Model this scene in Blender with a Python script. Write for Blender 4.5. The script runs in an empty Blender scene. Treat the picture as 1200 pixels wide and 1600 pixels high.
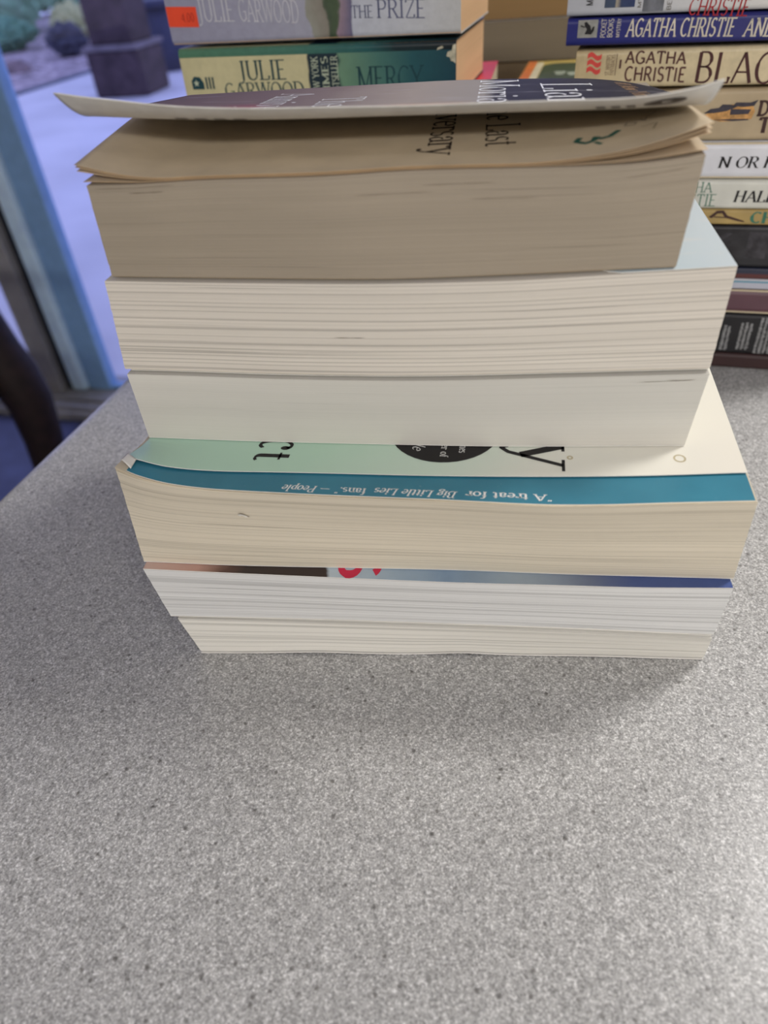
import bpy, bmesh, math, random
from mathutils import Vector, Matrix, noise as mnoise

random.seed(7)
sc = bpy.context.scene
COL = sc.collection

# ------------------------------------------------------------------ camera
PITCH, ROLL, CAM_H, F_PX = math.radians(39.33993), math.radians(-5.47631), 0.2375525, 1107.63
fwd = Vector((0, math.cos(PITCH), -math.sin(PITCH)))
right0 = Vector((1, 0, 0))
up0 = right0.cross(fwd)
cr, sr = math.cos(ROLL), math.sin(ROLL)
cx_, cy_ = right0 * cr + up0 * sr, right0 * -sr + up0 * cr
M3 = Matrix((cx_, cy_, -fwd)).transposed()
cd = bpy.data.cameras.new('camera')
cam = bpy.data.objects.new('camera', cd)
COL.objects.link(cam)
cam.matrix_world = Matrix.Translation((0, 0, CAM_H)) @ M3.to_4x4()
cd.sensor_fit = 'HORIZONTAL'
cd.sensor_width = 36
cd.lens = F_PX * 36 / 1200
cd.clip_start = 0.01
cd.clip_end = 200
cd.dof.use_dof = True
cd.dof.focus_distance = 0.285
cd.dof.aperture_fstop = 11.5
sc.camera = cam

# ------------------------------------------------------------------ colour management, world, lamps
sc.view_settings.view_transform = 'Standard'
sc.view_settings.look = 'None'
sc.view_settings.gamma = 1
sc.view_settings.use_curve_mapping = False
sc.view_settings.exposure = 0.0

w = bpy.data.worlds.new('dusk_sky')
sc.world = w
w.use_nodes = True
bg = w.node_tree.nodes['Background']
bg.inputs[0].default_value = (0.39, 0.45, 0.96, 1)
bg.inputs[1].default_value = 1.45

ROOM = math.radians(-18)          # the room is turned against the camera
EX = Vector((math.cos(ROOM), math.sin(ROOM), 0))
EY = Vector((-math.sin(ROOM), math.cos(ROOM), 0))


def RP(a, b, z=0.0):
    return EX * a + EY * b + Vector((0, 0, z))


def area_lamp(name, loc, size, size_y, watts, color, spread=180):
    l = bpy.data.lights.new(name, 'AREA')
    l.shape = 'RECTANGLE'
    l.size, l.size_y = size, size_y
    l.energy = watts
    l.spread = math.radians(spread)
    l.color = color
    o = bpy.data.objects.new(name, l)
    COL.objects.link(o)
    o.location = loc
    o.rotation_euler = (0, 0, ROOM)
    return o


area_lamp('ceiling_panel_light', RP(0.95, 0.95, 1.585), 0.40, 0.40, 21, (1.0, 0.975, 0.95), 105)
area_lamp('ceiling_panel_light', RP(1.20, -0.95, 1.585), 0.5, 0.5, 19, (1.0, 0.975, 0.95), 105)
area_lamp('ceiling_panel_light', RP(-0.2, -3.0, 1.585), 1.2, 0.6, 48, (1.0, 0.975, 0.95))
area_lamp('ceiling_panel_light', RP(1.6, -2.9, 1.585), 1.2, 0.6, 108, (1.0, 0.975, 0.95))

# ------------------------------------------------------------------ helpers


def lin(c):
    f = lambda v: v / 12.92 if v <= 0.04045 else ((v + 0.055) / 1.055) ** 2.4
    return tuple(f(v / 255.0) for v in c) + (1.0,)


class NT:
    """small node-tree writer"""

    def __init__(self, name, rough=0.6, spec=0.3):
        self.m = bpy.data.materials.new(name)
        self.m.use_nodes = True
        self.t = self.m.node_tree
        self.b = self.t.nodes['Principled BSDF']
        self.b.inputs['Roughness'].default_value = rough
        self.b.inputs['Specular IOR Level'].default_value = spec

    def n(self, kind, **kw):
        nd = self.t.nodes.new(kind)
        for k, v in kw.items():
            setattr(nd, k, v)
        return nd

    def link(self, a, b):
        self.t.links.new(a, b)

    def coords(self, which='Object', scale=(1, 1, 1)):
        tc = self.n('ShaderNodeTexCoord')
        mp = self.n('ShaderNodeMapping')
        mp.inputs['Scale'].default_value = scale
        self.link(tc.outputs[which], mp.inputs[0])
        return mp.outputs[0]

    def noise(self, vec, scale=1, detail=2, rough=0.5):
        nd = self.n('ShaderNodeTexNoise')
        nd.inputs['Scale'].default_value = scale
        nd.inputs['Detail'].default_value = detail
        nd.inputs['Roughness'].default_value = rough
        self.link(vec, nd.inputs['Vector'])
        return nd.outputs[0]

    def ramp(self, fac, stops, interp='LINEAR'):
        nd = self.n('ShaderNodeValToRGB')
        cr_ = nd.color_ramp
        cr_.interpolation = interp
        while len(cr_.elements) < len(stops):
            cr_.elements.new(0.5)
        for e, (p, c) in zip(cr_.elements, stops):
            e.position = p
            e.color = lin(c) if len(c) == 3 else c
        self.link(fac, nd.inputs[0])
        return nd.outputs[0]

    def mix(self, a, b, fac, mode='MIX'):
        nd = self.n('ShaderNodeMix', data_type='RGBA', blend_type=mode)
        for s, v in ((nd.inputs[0], fac), (nd.inputs[6], a), (nd.inputs[7], b)):
            if hasattr(v, 'links'):
                self.link(v, s)
            else:
                s.default_value = v
        return nd.outputs[2]

    def sep(self, vec, i):
        nd = self.n('ShaderNodeSeparateXYZ')
        self.link(vec, nd.inputs[0])
        return nd.outputs[i]

    def math(self, op, a, b=0.0):
        nd = self.n('ShaderNodeMath', operation=op)
        for s, v in zip(nd.inputs, (a, b)):
            if hasattr(v, 'links'):
                self.link(v, s)
            else:
                s.default_value = v
        return nd.outputs[0]

    def color(self, c):
        if hasattr(c, 'links'):
            self.link(c, self.b.inputs['Base Color'])
        else:
            self.b.inputs['Base Color'].default_value = c

    def bump(self, h, dist=0.0005, strength=0.5):
        nd = self.n('ShaderNodeBump')
        nd.inputs['Distance'].default_value = dist
        nd.inputs['Strength'].default_value = strength
        self.link(h, nd.inputs['Height'])
        self.link(nd.outputs[0], self.b.inputs['Normal'])


def plain(name, c, rough=0.6, spec=0.3, var=0.06, scale=60):
    m = NT(name, rough, spec)
    f = m.noise(m.coords(), scale, 3)
    lo = tuple(v * (1 - var) for v in c)
    hi = tuple(min(255, v * (1 + var)) for v in c)
    m.color(m.ramp(f, [(0.3, lo), (0.7, hi)]))
    return m.m


def page_mat(name, c, dark=0.80, lines=1.0, ridge=0.0):
    """cut paper edges: fine long lines along the fore-edge, in the block's own UVs (metres)"""
    m = NT(name, 0.85, 0.1)
    n1 = m.noise(m.coords('UV', (0.9, 3400, 1)), 1, 1, 0.5)
    n2 = m.noise(m.coords('UV', (0.6, 1500, 1)), 1, 2, 0.6)
    n3 = m.noise(m.coords('UV', (0.4, 2300, 1)), 1, 1, 0.5)
    n4 = m.noise(m.coords('UV', (0.5, 330, 1)), 1, 1, 0.5)
    n5 = m.noise(m.coords('UV', (9, 1500, 1)), 1, 1, 0.5)
    k = lambda f: tuple(min(255, max(0, v * f)) for v in c)
    A = 0.065 * lines
    col_ = m.ramp(n1, [(0.30, k(1 - A)), (0.5, k(1.0)), (0.70, k(1 + 0.5 * A))])
    col_ = m.mix(col_, m.ramp(n2, [(0.32, k(1 - 1.1 * A)), (0.55, k(1.0)), (0.7, k(1 + 0.6 * A))]), 0.5)
    g = lambda f: (255 * f,) * 3
    col_ = m.mix(col_, m.ramp(n3, [(0.26, g(dark)), (0.33, g(1.0))]), min(1, 0.9 * lines), 'MULTIPLY')
    col_ = m.mix(col_, m.ramp(n5, [(0.70, g(1.0)), (0.76, g(0.72))]), min(1, 0.8 * lines), 'MULTIPLY')
    if ridge:
        r_ = m.ramp(n4, [(0.455, g(1.0)), (0.485, g(0.70)), (0.50, g(0.84)), (0.53, g(1.0))])
        col_ = m.mix(col_, r_, ridge, 'MULTIPLY')
    tone = m.ramp(m.noise(m.coords('UV', (4, 60, 1)), 1, 2, 0.5), [(0.3, g(0.92)), (0.7, g(1.0))])
    col_ = m.mix(col_, tone, 0.8, 'MULTIPLY')
    m.color(col_)
    h = m.math('ADD', m.math('MULTIPLY', n1, 0.35), m.math('ADD', m.math('MULTIPLY', n2, 0.4), m.math('MULTIPLY', n4, 0.9 * ridge)))
    m.bump(h, 0.0006, 0.4 * lines)
    return m.m


def span_mat(name, stops, x0, x1, rough=0.35, spec=0.4, interp='LINEAR', axis=0, wear=0.12, wscale=220, mottle=None):
    """a printed cover: colours run along one axis of the object, with mottling"""
    m = NT(name, rough, spec)
    v = m.coords()
    x = m.sep(v, axis)
    wob = m.math('MULTIPLY', m.math('SUBTRACT', m.noise(v, 35, 4), 0.5), (x1 - x0) * (0.10 if interp == 'LINEAR' else 0.004))
    f = m.math('DIVIDE', m.math('SUBTRACT', m.math('ADD', x, wob), x0), x1 - x0)
    c = m.ramp(f, stops, interp)
    g = m.ramp(m.noise(v, wscale, 4, 0.65), [(0.3, (205, 205, 205)), (0.6, (255, 255, 255))])
    c = m.mix(c, g, wear, 'MULTIPLY')
    if mottle:
        k = m.ramp(m.noise(m.coords('Object', mottle[1]), 1, 3), [(0.42, (0, 0, 0)), (0.62, (255, 255, 255))])
        c = m.mix(c, lin(mottle[0]), m.math('MULTIPLY', k, mottle[2]))
    m.color(c)
    return m.m


def link_mesh(name, verts, faces, mat, parent=None, smooth=False, uvs=None, mats=None, fmats=None):
    me = bpy.data.meshes.new(name)
    me.from_pydata([tuple(v) for v in verts], [], faces)
    if uvs:
        lay = me.uv_layers.new(name='UVMap')
        for poly in me.polygons:
            for li in poly.loop_indices:
                lay.data[li].uv = uvs[me.loops[li].vertex_index]
    for m in (mats or [mat]):
        me.materials.append(m)
    if fmats:
        for p, k in zip(me.polygons, fmats):
            p.material_index = k
    if smooth:
        for p in me.polygons:
            p.use_smooth = True
    me.update()
    o = bpy.data.objects.new(name, me)
    COL.objects.link(o)
    if parent:
        o.parent = parent
    return o


def from_bm(name, bm, mat, parent=None, smooth=False):
    bmesh.ops.recalc_face_normals(bm, faces=bm.faces)
    me = bpy.data.meshes.new(name)
    bm.to_mesh(me)
    bm.free()
    me.materials.append(mat)
    if smooth:
        for p in me.polygons:
            p.use_smooth = True
    o = bpy.data.objects.new(name, me)
    COL.objects.link(o)
    if parent:
        o.parent = parent
    return o


def thing(name, label, cat, loc=(0, 0, 0), rot=(0, 0, 0), group=None):
    o = bpy.data.objects.new(name, None)
    o.empty_display_size = 0.02
    COL.objects.link(o)
    o.location = loc
    o.rotation_euler = rot
    tag(o, label, cat, group)
    return o


def tag(o, label, cat, group=None):
    o['label'] = label
    o['category'] = cat
    if group:
        o['group'] = group
    return o


def struct(o):
    o['kind'] = 'structure'
    return o


def box_bm(bm, lo, hi, mat=None, bevel=0.0):
    r = bmesh.ops.create_cube(bm, size=1)
    vs = r['verts']
    for v in vs:
        v.co = Vector([(lo[i] + hi[i]) / 2 + v.co[i] * (hi[i] - lo[i]) for i in range(3)])
    if bevel:
        es = list({e for v in vs for e in v.link_edges})
        bmesh.ops.bevel(bm, geom=es, offset=bevel, segments=2, affect='EDGES', profile=0.5)
    return vs


def room_box(name, a0, a1, b0, b1, z0, z1, mat, bevel=0.0, parent=None):
    """a box in room axes"""
    bm = bmesh.new()
    box_bm(bm, (a0, b0, z0), (a1, b1, z1), bevel=bevel)
    o = from_bm(name, bm, mat, parent)
    if not parent:
        o.rotation_euler = (0, 0, ROOM)
    return o


def tube(name, pts, radii, mat, parent=None, nseg=14, squash=1.0):
    verts, faces = [], []
    n = len(pts)
    pts = [Vector(p) for p in pts]
    for i, p in enumerate(pts):
        t = (pts[min(i + 1, n - 1)] - pts[max(i - 1, 0)]).normalized()
        a = t.cross(Vector((0.3, 1, 0.1))).normalized()
        b = t.cross(a)
        for k in range(nseg):
            th = 2 * math.pi * k / nseg
            verts.append(p + a * math.cos(th) * radii[i] + b * math.sin(th) * radii[i] * squash)
    for i in range(n - 1):
        for k in range(nseg):
            k2 = (k + 1) % nseg
            faces.append((i * nseg + k, i * nseg + k2, (i + 1) * nseg + k2, (i + 1) * nseg + k))
    faces.append(tuple(range(nseg))[::-1])
    faces.append(tuple((n - 1) * nseg + k for k in range(nseg)))
    return link_mesh(name, verts, faces, mat, parent, True)


def lerp_poly(poly, t):
    """polyline [(u, v)] at fraction t of its u-range, smoothed"""
    us = [p[0] for p in poly]
    u = us[0] + (us[-1] - us[0]) * t
    k = 0
    while k < len(poly) - 2 and u > us[k + 1]:
        k += 1
    (x0, y0), (x1, y1) = poly[k], poly[k + 1]
    s = (u - x0) / (x1 - x0)
    m = []
    for j in (k, k + 1):
        a, b = poly[max(j - 1, 0)], poly[min(j + 1, len(poly) - 1)]
        m.append((b[1] - a[1]) / (b[0] - a[0]) * (x1 - x0))
    s2, s3 = s * s, s * s * s
    v = (2 * s3 - 3 * s2 + 1) * y0 + (s3 - 2 * s2 + s) * m[0] + (-2 * s3 + 3 * s2) * y1 + (s3 - s2) * m[1]
    return u, v


# ------------------------------------------------------------------ lettering: glyphs drawn as pen strokes (cap height 1)
def arc(cx, cy, rx, ry, a0, a1, n=14):
    return [(cx + rx * math.cos(math.radians(a0 + (a1 - a0) * i / n)), cy + ry * math.sin(math.radians(a0 + (a1 - a0) * i / n))) for i in range(n + 1)]


# glyph: (advance, strokes, serif points (x, y), dots (x, y))
G = {
    ' ': (0.34, [], [], []),
    'A': (0.80, [[(0.06, 0), (0.38, 1)], [(0.38, 1), (0.74, 0)], [(0.18, 0.36), (0.60, 0.36)]], [(0.06, 0), (0.74, 0)], []),
    'B': (0.70, [[(0.14, 0), (0.14, 1)], [(0.14, 1), (0.36, 1)] + arc(0.36, 0.76, 0.2, 0.24, 90, -90) + [(0.14, 0.52)], [(0.14, 0.52), (0.38, 0.52)] + arc(0.38, 0.26, 0.24, 0.26, 90, -90) + [(0.14, 0)]], [(0.1, 0), (0.1, 1)], []),
    'C': (0.76, [arc(0.42, 0.5, 0.34, 0.5, 48, 312, 22)], [], []),
    'D': (0.80, [[(0.14, 0), (0.14, 1)], [(0.14, 1), (0.34, 1)] + arc(0.34, 0.5, 0.38, 0.5, 90, -90, 18) + [(0.14, 0)]], [(0.1, 0), (0.1, 1)], []),
    'E': (0.66, [[(0.14, 0), (0.14, 1)], [(0.14, 1), (0.58, 1)], [(0.14, 0.52), (0.48, 0.52)], [(0.14, 0), (0.60, 0)]], [(0.1, 0), (0.1, 1)], []),
    'F': (0.62, [[(0.14, 0), (0.14, 1)], [(0.14, 1), (0.58, 1)], [(0.14, 0.52), (0.48, 0.52)]], [(0.14, 0), (0.1, 1)], []),
    'G': (0.82, [arc(0.42, 0.5, 0.34, 0.5, 48, 330, 22), [(0.70, 0.08), (0.70, 0.44)], [(0.46, 0.44), (0.76, 0.44)]], [], []),
    'H': (0.84, [[(0.14, 0), (0.14, 1)], [(0.70, 0), (0.70, 1)], [(0.14, 0.52), (0.70, 0.52)]], [(0.14, 0), (0.14, 1), (0.70, 0), (0.70, 1)], []),
    'I': (0.36, [[(0.18, 0), (0.18, 1)]], [(0.18, 0), (0.18, 1)], []),
    'J': (0.50, [[(0.34, 1), (0.34, 0.1)] + arc(0.16, 0.05, 0.18, 0.22, 0, -120)], [(0.34, 1)], []),
    'K': (0.78, [[(0.14, 0), (0.14, 1)], [(0.66, 1), (0.16, 0.42)], [(0.32, 0.58), (0.72, 0)]], [(0.14, 0), (0.14, 1), (0.68, 0), (0.64, 1)], []),
    'L': (0.64, [[(0.14, 0), (0.14, 1)], [(0.14, 0), (0.58, 0), (0.60, 0.2)]], [(0.12, 0), (0.14, 1)], []),
    'M': (1.00, [[(0.14, 0), (0.14, 1)], [(0.14, 1), (0.50, 0.05)], [(0.50, 0.05), (0.86, 1)], [(0.86, 1), (0.86, 0)]], [(0.14, 0), (0.10, 1), (0.88, 1), (0.86, 0)], []),
    'N': (0.84, [[(0.14, 0), (0.14, 1)], [(0.14, 1), (0.70, 0)], [(0.70, 0), (0.70, 1)]], [(0.14, 0), (0.08, 1), (0.70, 1)], []),
    'O': (0.84, [arc(0.42, 0.5, 0.34, 0.5, 90, 450, 28)], [], []),
    'P': (0.68, [[(0.14, 0), (0.14, 1)], [(0.14, 1), (0.36, 1)] + arc(0.36, 0.74, 0.24, 0.26, 90, -90) + [(0.14, 0.48)]], [(0.14, 0), (0.1, 1)], []),
    'R': (0.74, [[(0.14, 0), (0.14, 1)], [(0.14, 1), (0.36, 1)] + arc(0.36, 0.75, 0.22, 0.25, 90, -90) + [(0.14, 0.50)], [(0.36, 0.50), (0.68, 0)]], [(0.14, 0), (0.1, 1), (0.70, 0)], []),
    'S': (0.62, [arc(0.31, 0.75, 0.21, 0.25, 35, 270, 14) + arc(0.31, 0.25, 0.23, 0.25, 90, -145, 14)], [], []),
    'T': (0.72, [[(0.36, 0), (0.36, 1)], [(0.06, 0.84), (0.08, 1), (0.64, 1), (0.66, 0.84)]], [(0.36, 0)], []),
    'U': (0.80, [[(0.14, 1), (0.14, 0.32)] + arc(0.41, 0.30, 0.27, 0.30, 180, 360) + [(0.68, 1)]], [(0.14, 1), (0.68, 1)], []),
    'V': (0.78, [[(0.06, 1), (0.40, 0)], [(0.40, 0), (0.72, 1)]], [(0.06, 1), (0.72, 1)], []),
    'W': (1.10, [[(0.06, 1), (0.32, 0)], [(0.32, 0), (0.55, 1)], [(0.55, 1), (0.80, 0)], [(0.80, 0), (1.04, 1)]], [(0.06, 1), (0.55, 1), (1.04, 1)], []),
    'Y': (0.76, [[(0.06, 1), (0.38, 0.46)], [(0.70, 1), (0.38, 0.46)], [(0.38, 0.46), (0.38, 0)]], [(0.06, 1), (0.70, 1), (0.38, 0)], []),
    'Z': (0.68, [[(0.08, 0.84), (0.08, 1), (0.60, 1)], [(0.60, 1), (0.08, 0)], [(0.08, 0), (0.60, 0), (0.62, 0.18)]], [], []),
    'a': (0.54, [arc(0.24, 0.46, 0.16, 0.17, 160, 0, 10) + [(0.40, 0.10), (0.50, 0.0)], arc(0.24, 0.17, 0.16, 0.18, 80, 330, 14)], [], [(0.10, 0.50)]),
    'c': (0.52, [arc(0.29, 0.32, 0.22, 0.32, 50, 310, 18)], [], [(0.42, 0.53)]),
    'e': (0.54, [[(0.07, 0.36), (0.48, 0.36)], arc(0.28, 0.32, 0.21, 0.32, 12, 315, 20)], [], []),
    'f': (0.36, [[(0.16, 0), (0.16, 0.78)] + arc(0.32, 0.80, 0.16, 0.22, 180, 60), [(0.02, 0.62), (0.32, 0.62)]], [(0.16, 0)], []),
    'g': (0.54, [arc(0.25, 0.42, 0.17, 0.20, 90, 450, 18), arc(0.26, -0.14, 0.21, 0.15, 90, 450, 18), [(0.14, 0.26), (0.12, 0.08), (0.26, 0.01)], [(0.40, 0.55), (0.52, 0.60)]], [], []),
    'h': (0.60, [[(0.12, 0), (0.12, 1.02)], arc(0.29, 0.40, 0.17, 0.22, 180, 0, 12) + [(0.46, 0)]], [(0.12, 0), (0.46, 0)], []),
    'i': (0.30, [[(0.15, 0), (0.15, 0.62)]], [(0.15, 0), (0.11, 0.62)], [(0.15, 0.86)]),
    'k': (0.58, [[(0.12, 0), (0.12, 1.02)], [(0.46, 0.62), (0.14, 0.26)], [(0.24, 0.38), (0.50, 0)]], [(0.12, 0), (0.50, 0), (0.46, 0.62)], []),
    'l': (0.30, [[(0.15, 0), (0.15, 1.02)]], [(0.15, 0), (0.11, 1.02)], []),
    'm': (0.88, [[(0.12, 0), (0.12, 0.62)], arc(0.28, 0.40, 0.16, 0.22, 180, 0, 12) + [(0.44, 0)], arc(0.60, 0.40, 0.16, 0.22, 180, 0, 12) + [(0.76, 0)]], [(0.12, 0), (0.44, 0), (0.76, 0), (0.08, 0.62)], []),
    'n': (0.60, [[(0.12, 0), (0.12, 0.62)], arc(0.29, 0.40, 0.17, 0.22, 180, 0, 12) + [(0.46, 0)]], [(0.12, 0), (0.46, 0), (0.08, 0.62)], []),
    'o': (0.58, [arc(0.29, 0.32, 0.22, 0.32, 90, 450, 24)], [], []),
    'p': (0.60, [[(0.12, -0.3), (0.12, 0.62)], arc(0.30, 0.32, 0.20, 0.30, 150, -150, 18)], [(0.12, -0.3), (0.08, 0.62)], []),
    'r': (0.44, [[(0.12, 0), (0.12, 0.62)], arc(0.28, 0.42, 0.16, 0.20, 180, 60, 8)], [(0.12, 0), (0.08, 0.62)], [(0.38, 0.56)]),
    's': (0.44, [arc(0.22, 0.47, 0.15, 0.16, 35, 270, 12) + arc(0.22, 0.15, 0.16, 0.16, 90, -145, 12)], [], []),
    't': (0.36, [[(0.16, 0.86), (0.16, 0.14)] + arc(0.28, 0.14, 0.12, 0.14, 180, 320), [(0.02, 0.62), (0.32, 0.62)]], [], []),
    'v': (0.56, [[(0.06, 0.62), (0.28, 0)], [(0.28, 0), (0.50, 0.62)]], [(0.06, 0.62), (0.50, 0.62)], []),
    'w': (0.80, [[(0.06, 0.62), (0.24, 0)], [(0.24, 0), (0.40, 0.62)], [(0.40, 0.62), (0.58, 0)], [(0.58, 0), (0.74, 0.62)]], [(0.06, 0.62), (0.74, 0.62)], []),
    'y': (0.58, [[(0.06, 0.62), (0.30, 0)], [(0.52, 0.62), (0.24, -0.18), (0.14, -0.29), (0.06, -0.27)]], [(0.06, 0.62), (0.52, 0.62)], [(0.06, -0.24)]),
    '0': (0.60, [arc(0.30, 0.5, 0.21, 0.5, 90, 450, 24)], [], []),
    '1': (0.44, [[(0.10, 0.82), (0.24, 1), (0.24, 0)]], [(0.24, 0)], []),
    '4': (0.60, [[(0.42, 0), (0.42, 1), (0.06, 0.32), (0.56, 0.32)]], [], []),
    '#': (0.66, [[(0.2, 0), (0.3, 1)], [(0.4, 0), (0.5, 1)], [(0.08, 0.34), (0.58, 0.34)], [(0.10, 0.66), (0.60, 0.66)]], [], []),
    '.': (0.24, [], [], [(0.12, 0.05)]),
    "'": (0.20, [[(0.10, 1.0), (0.08, 0.8)]], [], []),
    '?': (0.54, [arc(0.26, 0.76, 0.19, 0.24, 170, -60, 12) + [(0.26, 0.28)]], [], [(0.26, 0.05)]),
    '“': (0.40, [[(0.16, 1.0), (0.10, 0.8)], [(0.30, 1.0), (0.24, 0.8)]], [], []),
    '”': (0.40, [[(0.16, 1.0), (0.10, 0.8)], [(0.30, 1.0), (0.24, 0.8)]], [], []),
    '—': (0.90, [[(0.05, 0.34), (0.85, 0.34)]], [], []),
}


def text_geo(s, thick=0.12, thin=0.045, serif=True, shear=0.0, gap=0.03):
    verts, faces = [], []

    def strip(pts):
        # resample so that lettering follows curved paper
        rs = [pts[0]]
        for p, q in zip(pts, pts[1:]):
            d = math.dist(p, q)
            k = max(1, int(d / 0.12))
            for i in range(1, k + 1):
                rs.append((p[0] + (q[0] - p[0]) * i / k, p[1] + (q[1] - p[1]) * i / k))
        base = len(verts)
        n = len(rs)
        for i, p in enumerate(rs):
            a, b = rs[max(i - 1, 0)], rs[min(i + 1, n - 1)]
            dx, dy = b[0] - a[0], b[1] - a[1]
            L = math.hypot(dx, dy) or 1
            dx, dy = dx / L, dy / L
            # stroke contrast: upright and falling strokes heavy, level and rising ones light
            wv = thin + (thick - thin) * abs(dy) ** 1.6
            if thick > thin and dx * dy > 0.15 and abs(dx) > 0.2:
                wv = thin + (thick - thin) * 0.25
            verts.append((p[0] - dy * wv / 2, p[1] + dx * wv / 2))
            verts.append((p[0] + dy * wv / 2, p[1] - dx * wv / 2))
        for i in range(n - 1):
            q = base + 2 * i
            faces.append((q, q + 1, q + 3, q + 2))

    x = 0
    for ch in s:
        adv, strokes, ser, dots = G[ch]
        for st in strokes:
            strip([(x + px_, py_) for px_, py_ in st])
        if serif:
            for sx, sy in ser:
                strip([(x + sx - 0.13, sy), (x + sx + 0.13, sy)])
        for dx, dy in dots:
            base = len(verts)
            r = max(thick * 0.62, 0.06)
            verts.append((x + dx, dy))
            for k in range(10):
                th = 2 * math.pi * k / 10
                verts.append((x + dx + r * math.cos(th), dy + r * math.sin(th)))
            for k in range(10):
                faces.append((base, base + 1 + k, base + 1 + (k + 1) % 10))
        x += adv + gap
    return [(vx + vy * shear, vy) for vx, vy in verts], faces, x - gap


def lettering(name, s, mat, parent, mapf, box, **kw):
    """fit text s into box (a0, a1, h0, h1): a along reading direction, h baseline..cap; mapf(a, h) -> local xyz"""
    v, f, wd = text_geo(s, **kw)
    a0, a1, h0, h1 = box
    sh = kw.get('shear', 0)
    pts = [mapf(a0 + (p[0] - 0) / (wd + sh) * (a1 - a0), h0 + p[1] * (h1 - h0)) for p in v]
    return link_mesh(name, pts, f, mat, parent)


def patch(name, mat, parent, mapf, box, na=8, nh=4):
    """a printed patch following mapf"""
    a0, a1, h0, h1 = box
    vs = [mapf(a0 + (a1 - a0) * i / na, h0 + (h1 - h0) * j / nh) for j in range(nh + 1) for i in range(na + 1)]
    fs = [(j * (na + 1) + i, j * (na + 1) + i + 1, (j + 1) * (na + 1) + i + 1, (j + 1) * (na + 1) + i) for j in range(nh) for i in range(na)]
    return link_mesh(name, vs, fs, mat, parent)


def disc(name, mat, parent, mapf, c, ra, rh, inner=0.0, n=40):
    vs, fs = [], []
    for k in range(n):
        th = 2 * math.pi * k / n
        vs.append(mapf(c[0] + ra * inner * math.cos(th), c[1] + rh * inner * math.sin(th)))
        vs.append(mapf(c[0] + ra * math.cos(th), c[1] + rh * math.sin(th)))
    for k in range(n):
        k2 = (k + 1) % n
        fs.append((2 * k, 2 * k + 1, 2 * k2 + 1, 2 * k2))
    if inner == 0:
        fs = [tuple(2 * k + 1 for k in range(n))]
        vs2 = vs
        return link_mesh(name, vs2, fs, mat, parent)
    return link_mesh(name, vs, fs, mat, parent)


def polyprint(name, mat, parent, mapf, polys):
    vs, fs = [], []
    for p in polys:
        b = len(vs)
        vs += [mapf(*q) for q in p]
        fs.append(tuple(range(b, b + len(p))))
    return link_mesh(name, vs, fs, mat, parent)


# ------------------------------------------------------------------ the room
m_wall = plain('wall_paint', (196, 190, 180), 0.8, 0.2, 0.02, 8)
m_ceil = plain('ceiling_paint', (225, 222, 215), 0.9, 0.1, 0.02, 8)
m_floor = plain('floor_tile', (74, 80, 116), 0.5, 0.3, 0.10, 12)
m_patio = plain('patio_concrete', (214, 212, 214), 0.6, 0.25, 0.05, 1.5)
m_alu = plain('grey_aluminium', (150, 148, 148), 0.5, 0.4, 0.04, 30)
m_frame = plain('daylight_blue_frame', (206, 232, 255), 0.4, 0.5, 0.03, 30)  # white frame; the blue daylight falling on it is put into this colour
m_frame2 = plain('daylight_slate_frame', (134, 172, 212), 0.5, 0.35, 0.03, 30)  # darker band of the same frame, daylight blue mixed into the colour
m_gasket = plain('door_gasket', (32, 36, 44), 0.7, 0.2)

FL = -0.93
A0, A1, B0, B1 = -3.4, 2.8, -4.0, 1.79
D0, D1, DZ = -3.0, 0.10, 1.15       # the sliding-door opening in the back wall
struct(room_box('floor', A0, A1, B0, B1 + 0.12, FL - 0.05, FL, m_floor))
struct(room_box('ceiling', A0, A1, B0, B1 + 0.12, 1.6, 1.65, m_ceil))
struct(room_box('wall_right', A1, A1 + 0.1, B0, B1 + 0.12, FL, 1.6, m_wall))
struct(room_box('wall_left', A0 - 0.1, A0, B0, B1 + 0.12, FL, 1.6, m_wall))
struct(room_box('wall_front', A0, A1, B0 - 0.1, B0, FL, 1.6, m_wall))
bm = bmesh.new()
for lo, hi in (((A0, B1, FL), (D0, B1 + 0.12, 1.6)), ((D1, B1, FL), (A1, B1 + 0.12, 1.6)), ((D0, B1, DZ), (D1, B1 + 0.12, 1.6))):
    box_bm(bm, lo, hi)
o = struct(from_bm('wall_back', bm, m_wall))
o.rotation_euler = (0, 0, ROOM)

# sliding glass door in the back wall
m_glass = NT('door_glass', 0.0, 0.5)
gt = m_glass.n('ShaderNodeBsdfTransparent')
gg = m_glass.n('ShaderNodeBsdfGlossy')
gg.inputs['Roughness'].default_value = 0.02
lw = m_glass.n('ShaderNodeLayerWeight')
fr = m_glass.math('ADD', m_glass.math('MULTIPLY', m_glass.math('POWER', lw.outputs['Facing'], 5.0), 0.7), 0.03)
gm = m_glass.n('ShaderNodeMixShader')
m_glass.link(fr, gm.inputs[0])
m_glass.link(gt.outputs[0], gm.inputs[1])
m_glass.link(gg.outputs[0], gm.inputs[2])
m_glass.link(gm.outputs[0], m_glass.t.nodes['Material Output'].inputs[0])
m_glass = m_glass.m

door = bpy.data.objects.new('door_1', None)
COL.objects.link(door)
door.rotation_euler = (0, 0, ROOM)
door['kind'] = 'structure'


def dbox(name, a0, a1, b0, b1, z0, z1, mat, bevel=0.004):
    bm = bmesh.new()
    box_bm(bm, (a0, b0, z0), (a1, b1, z1), bevel=bevel)
    return from_bm(name, bm, mat, door)


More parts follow.
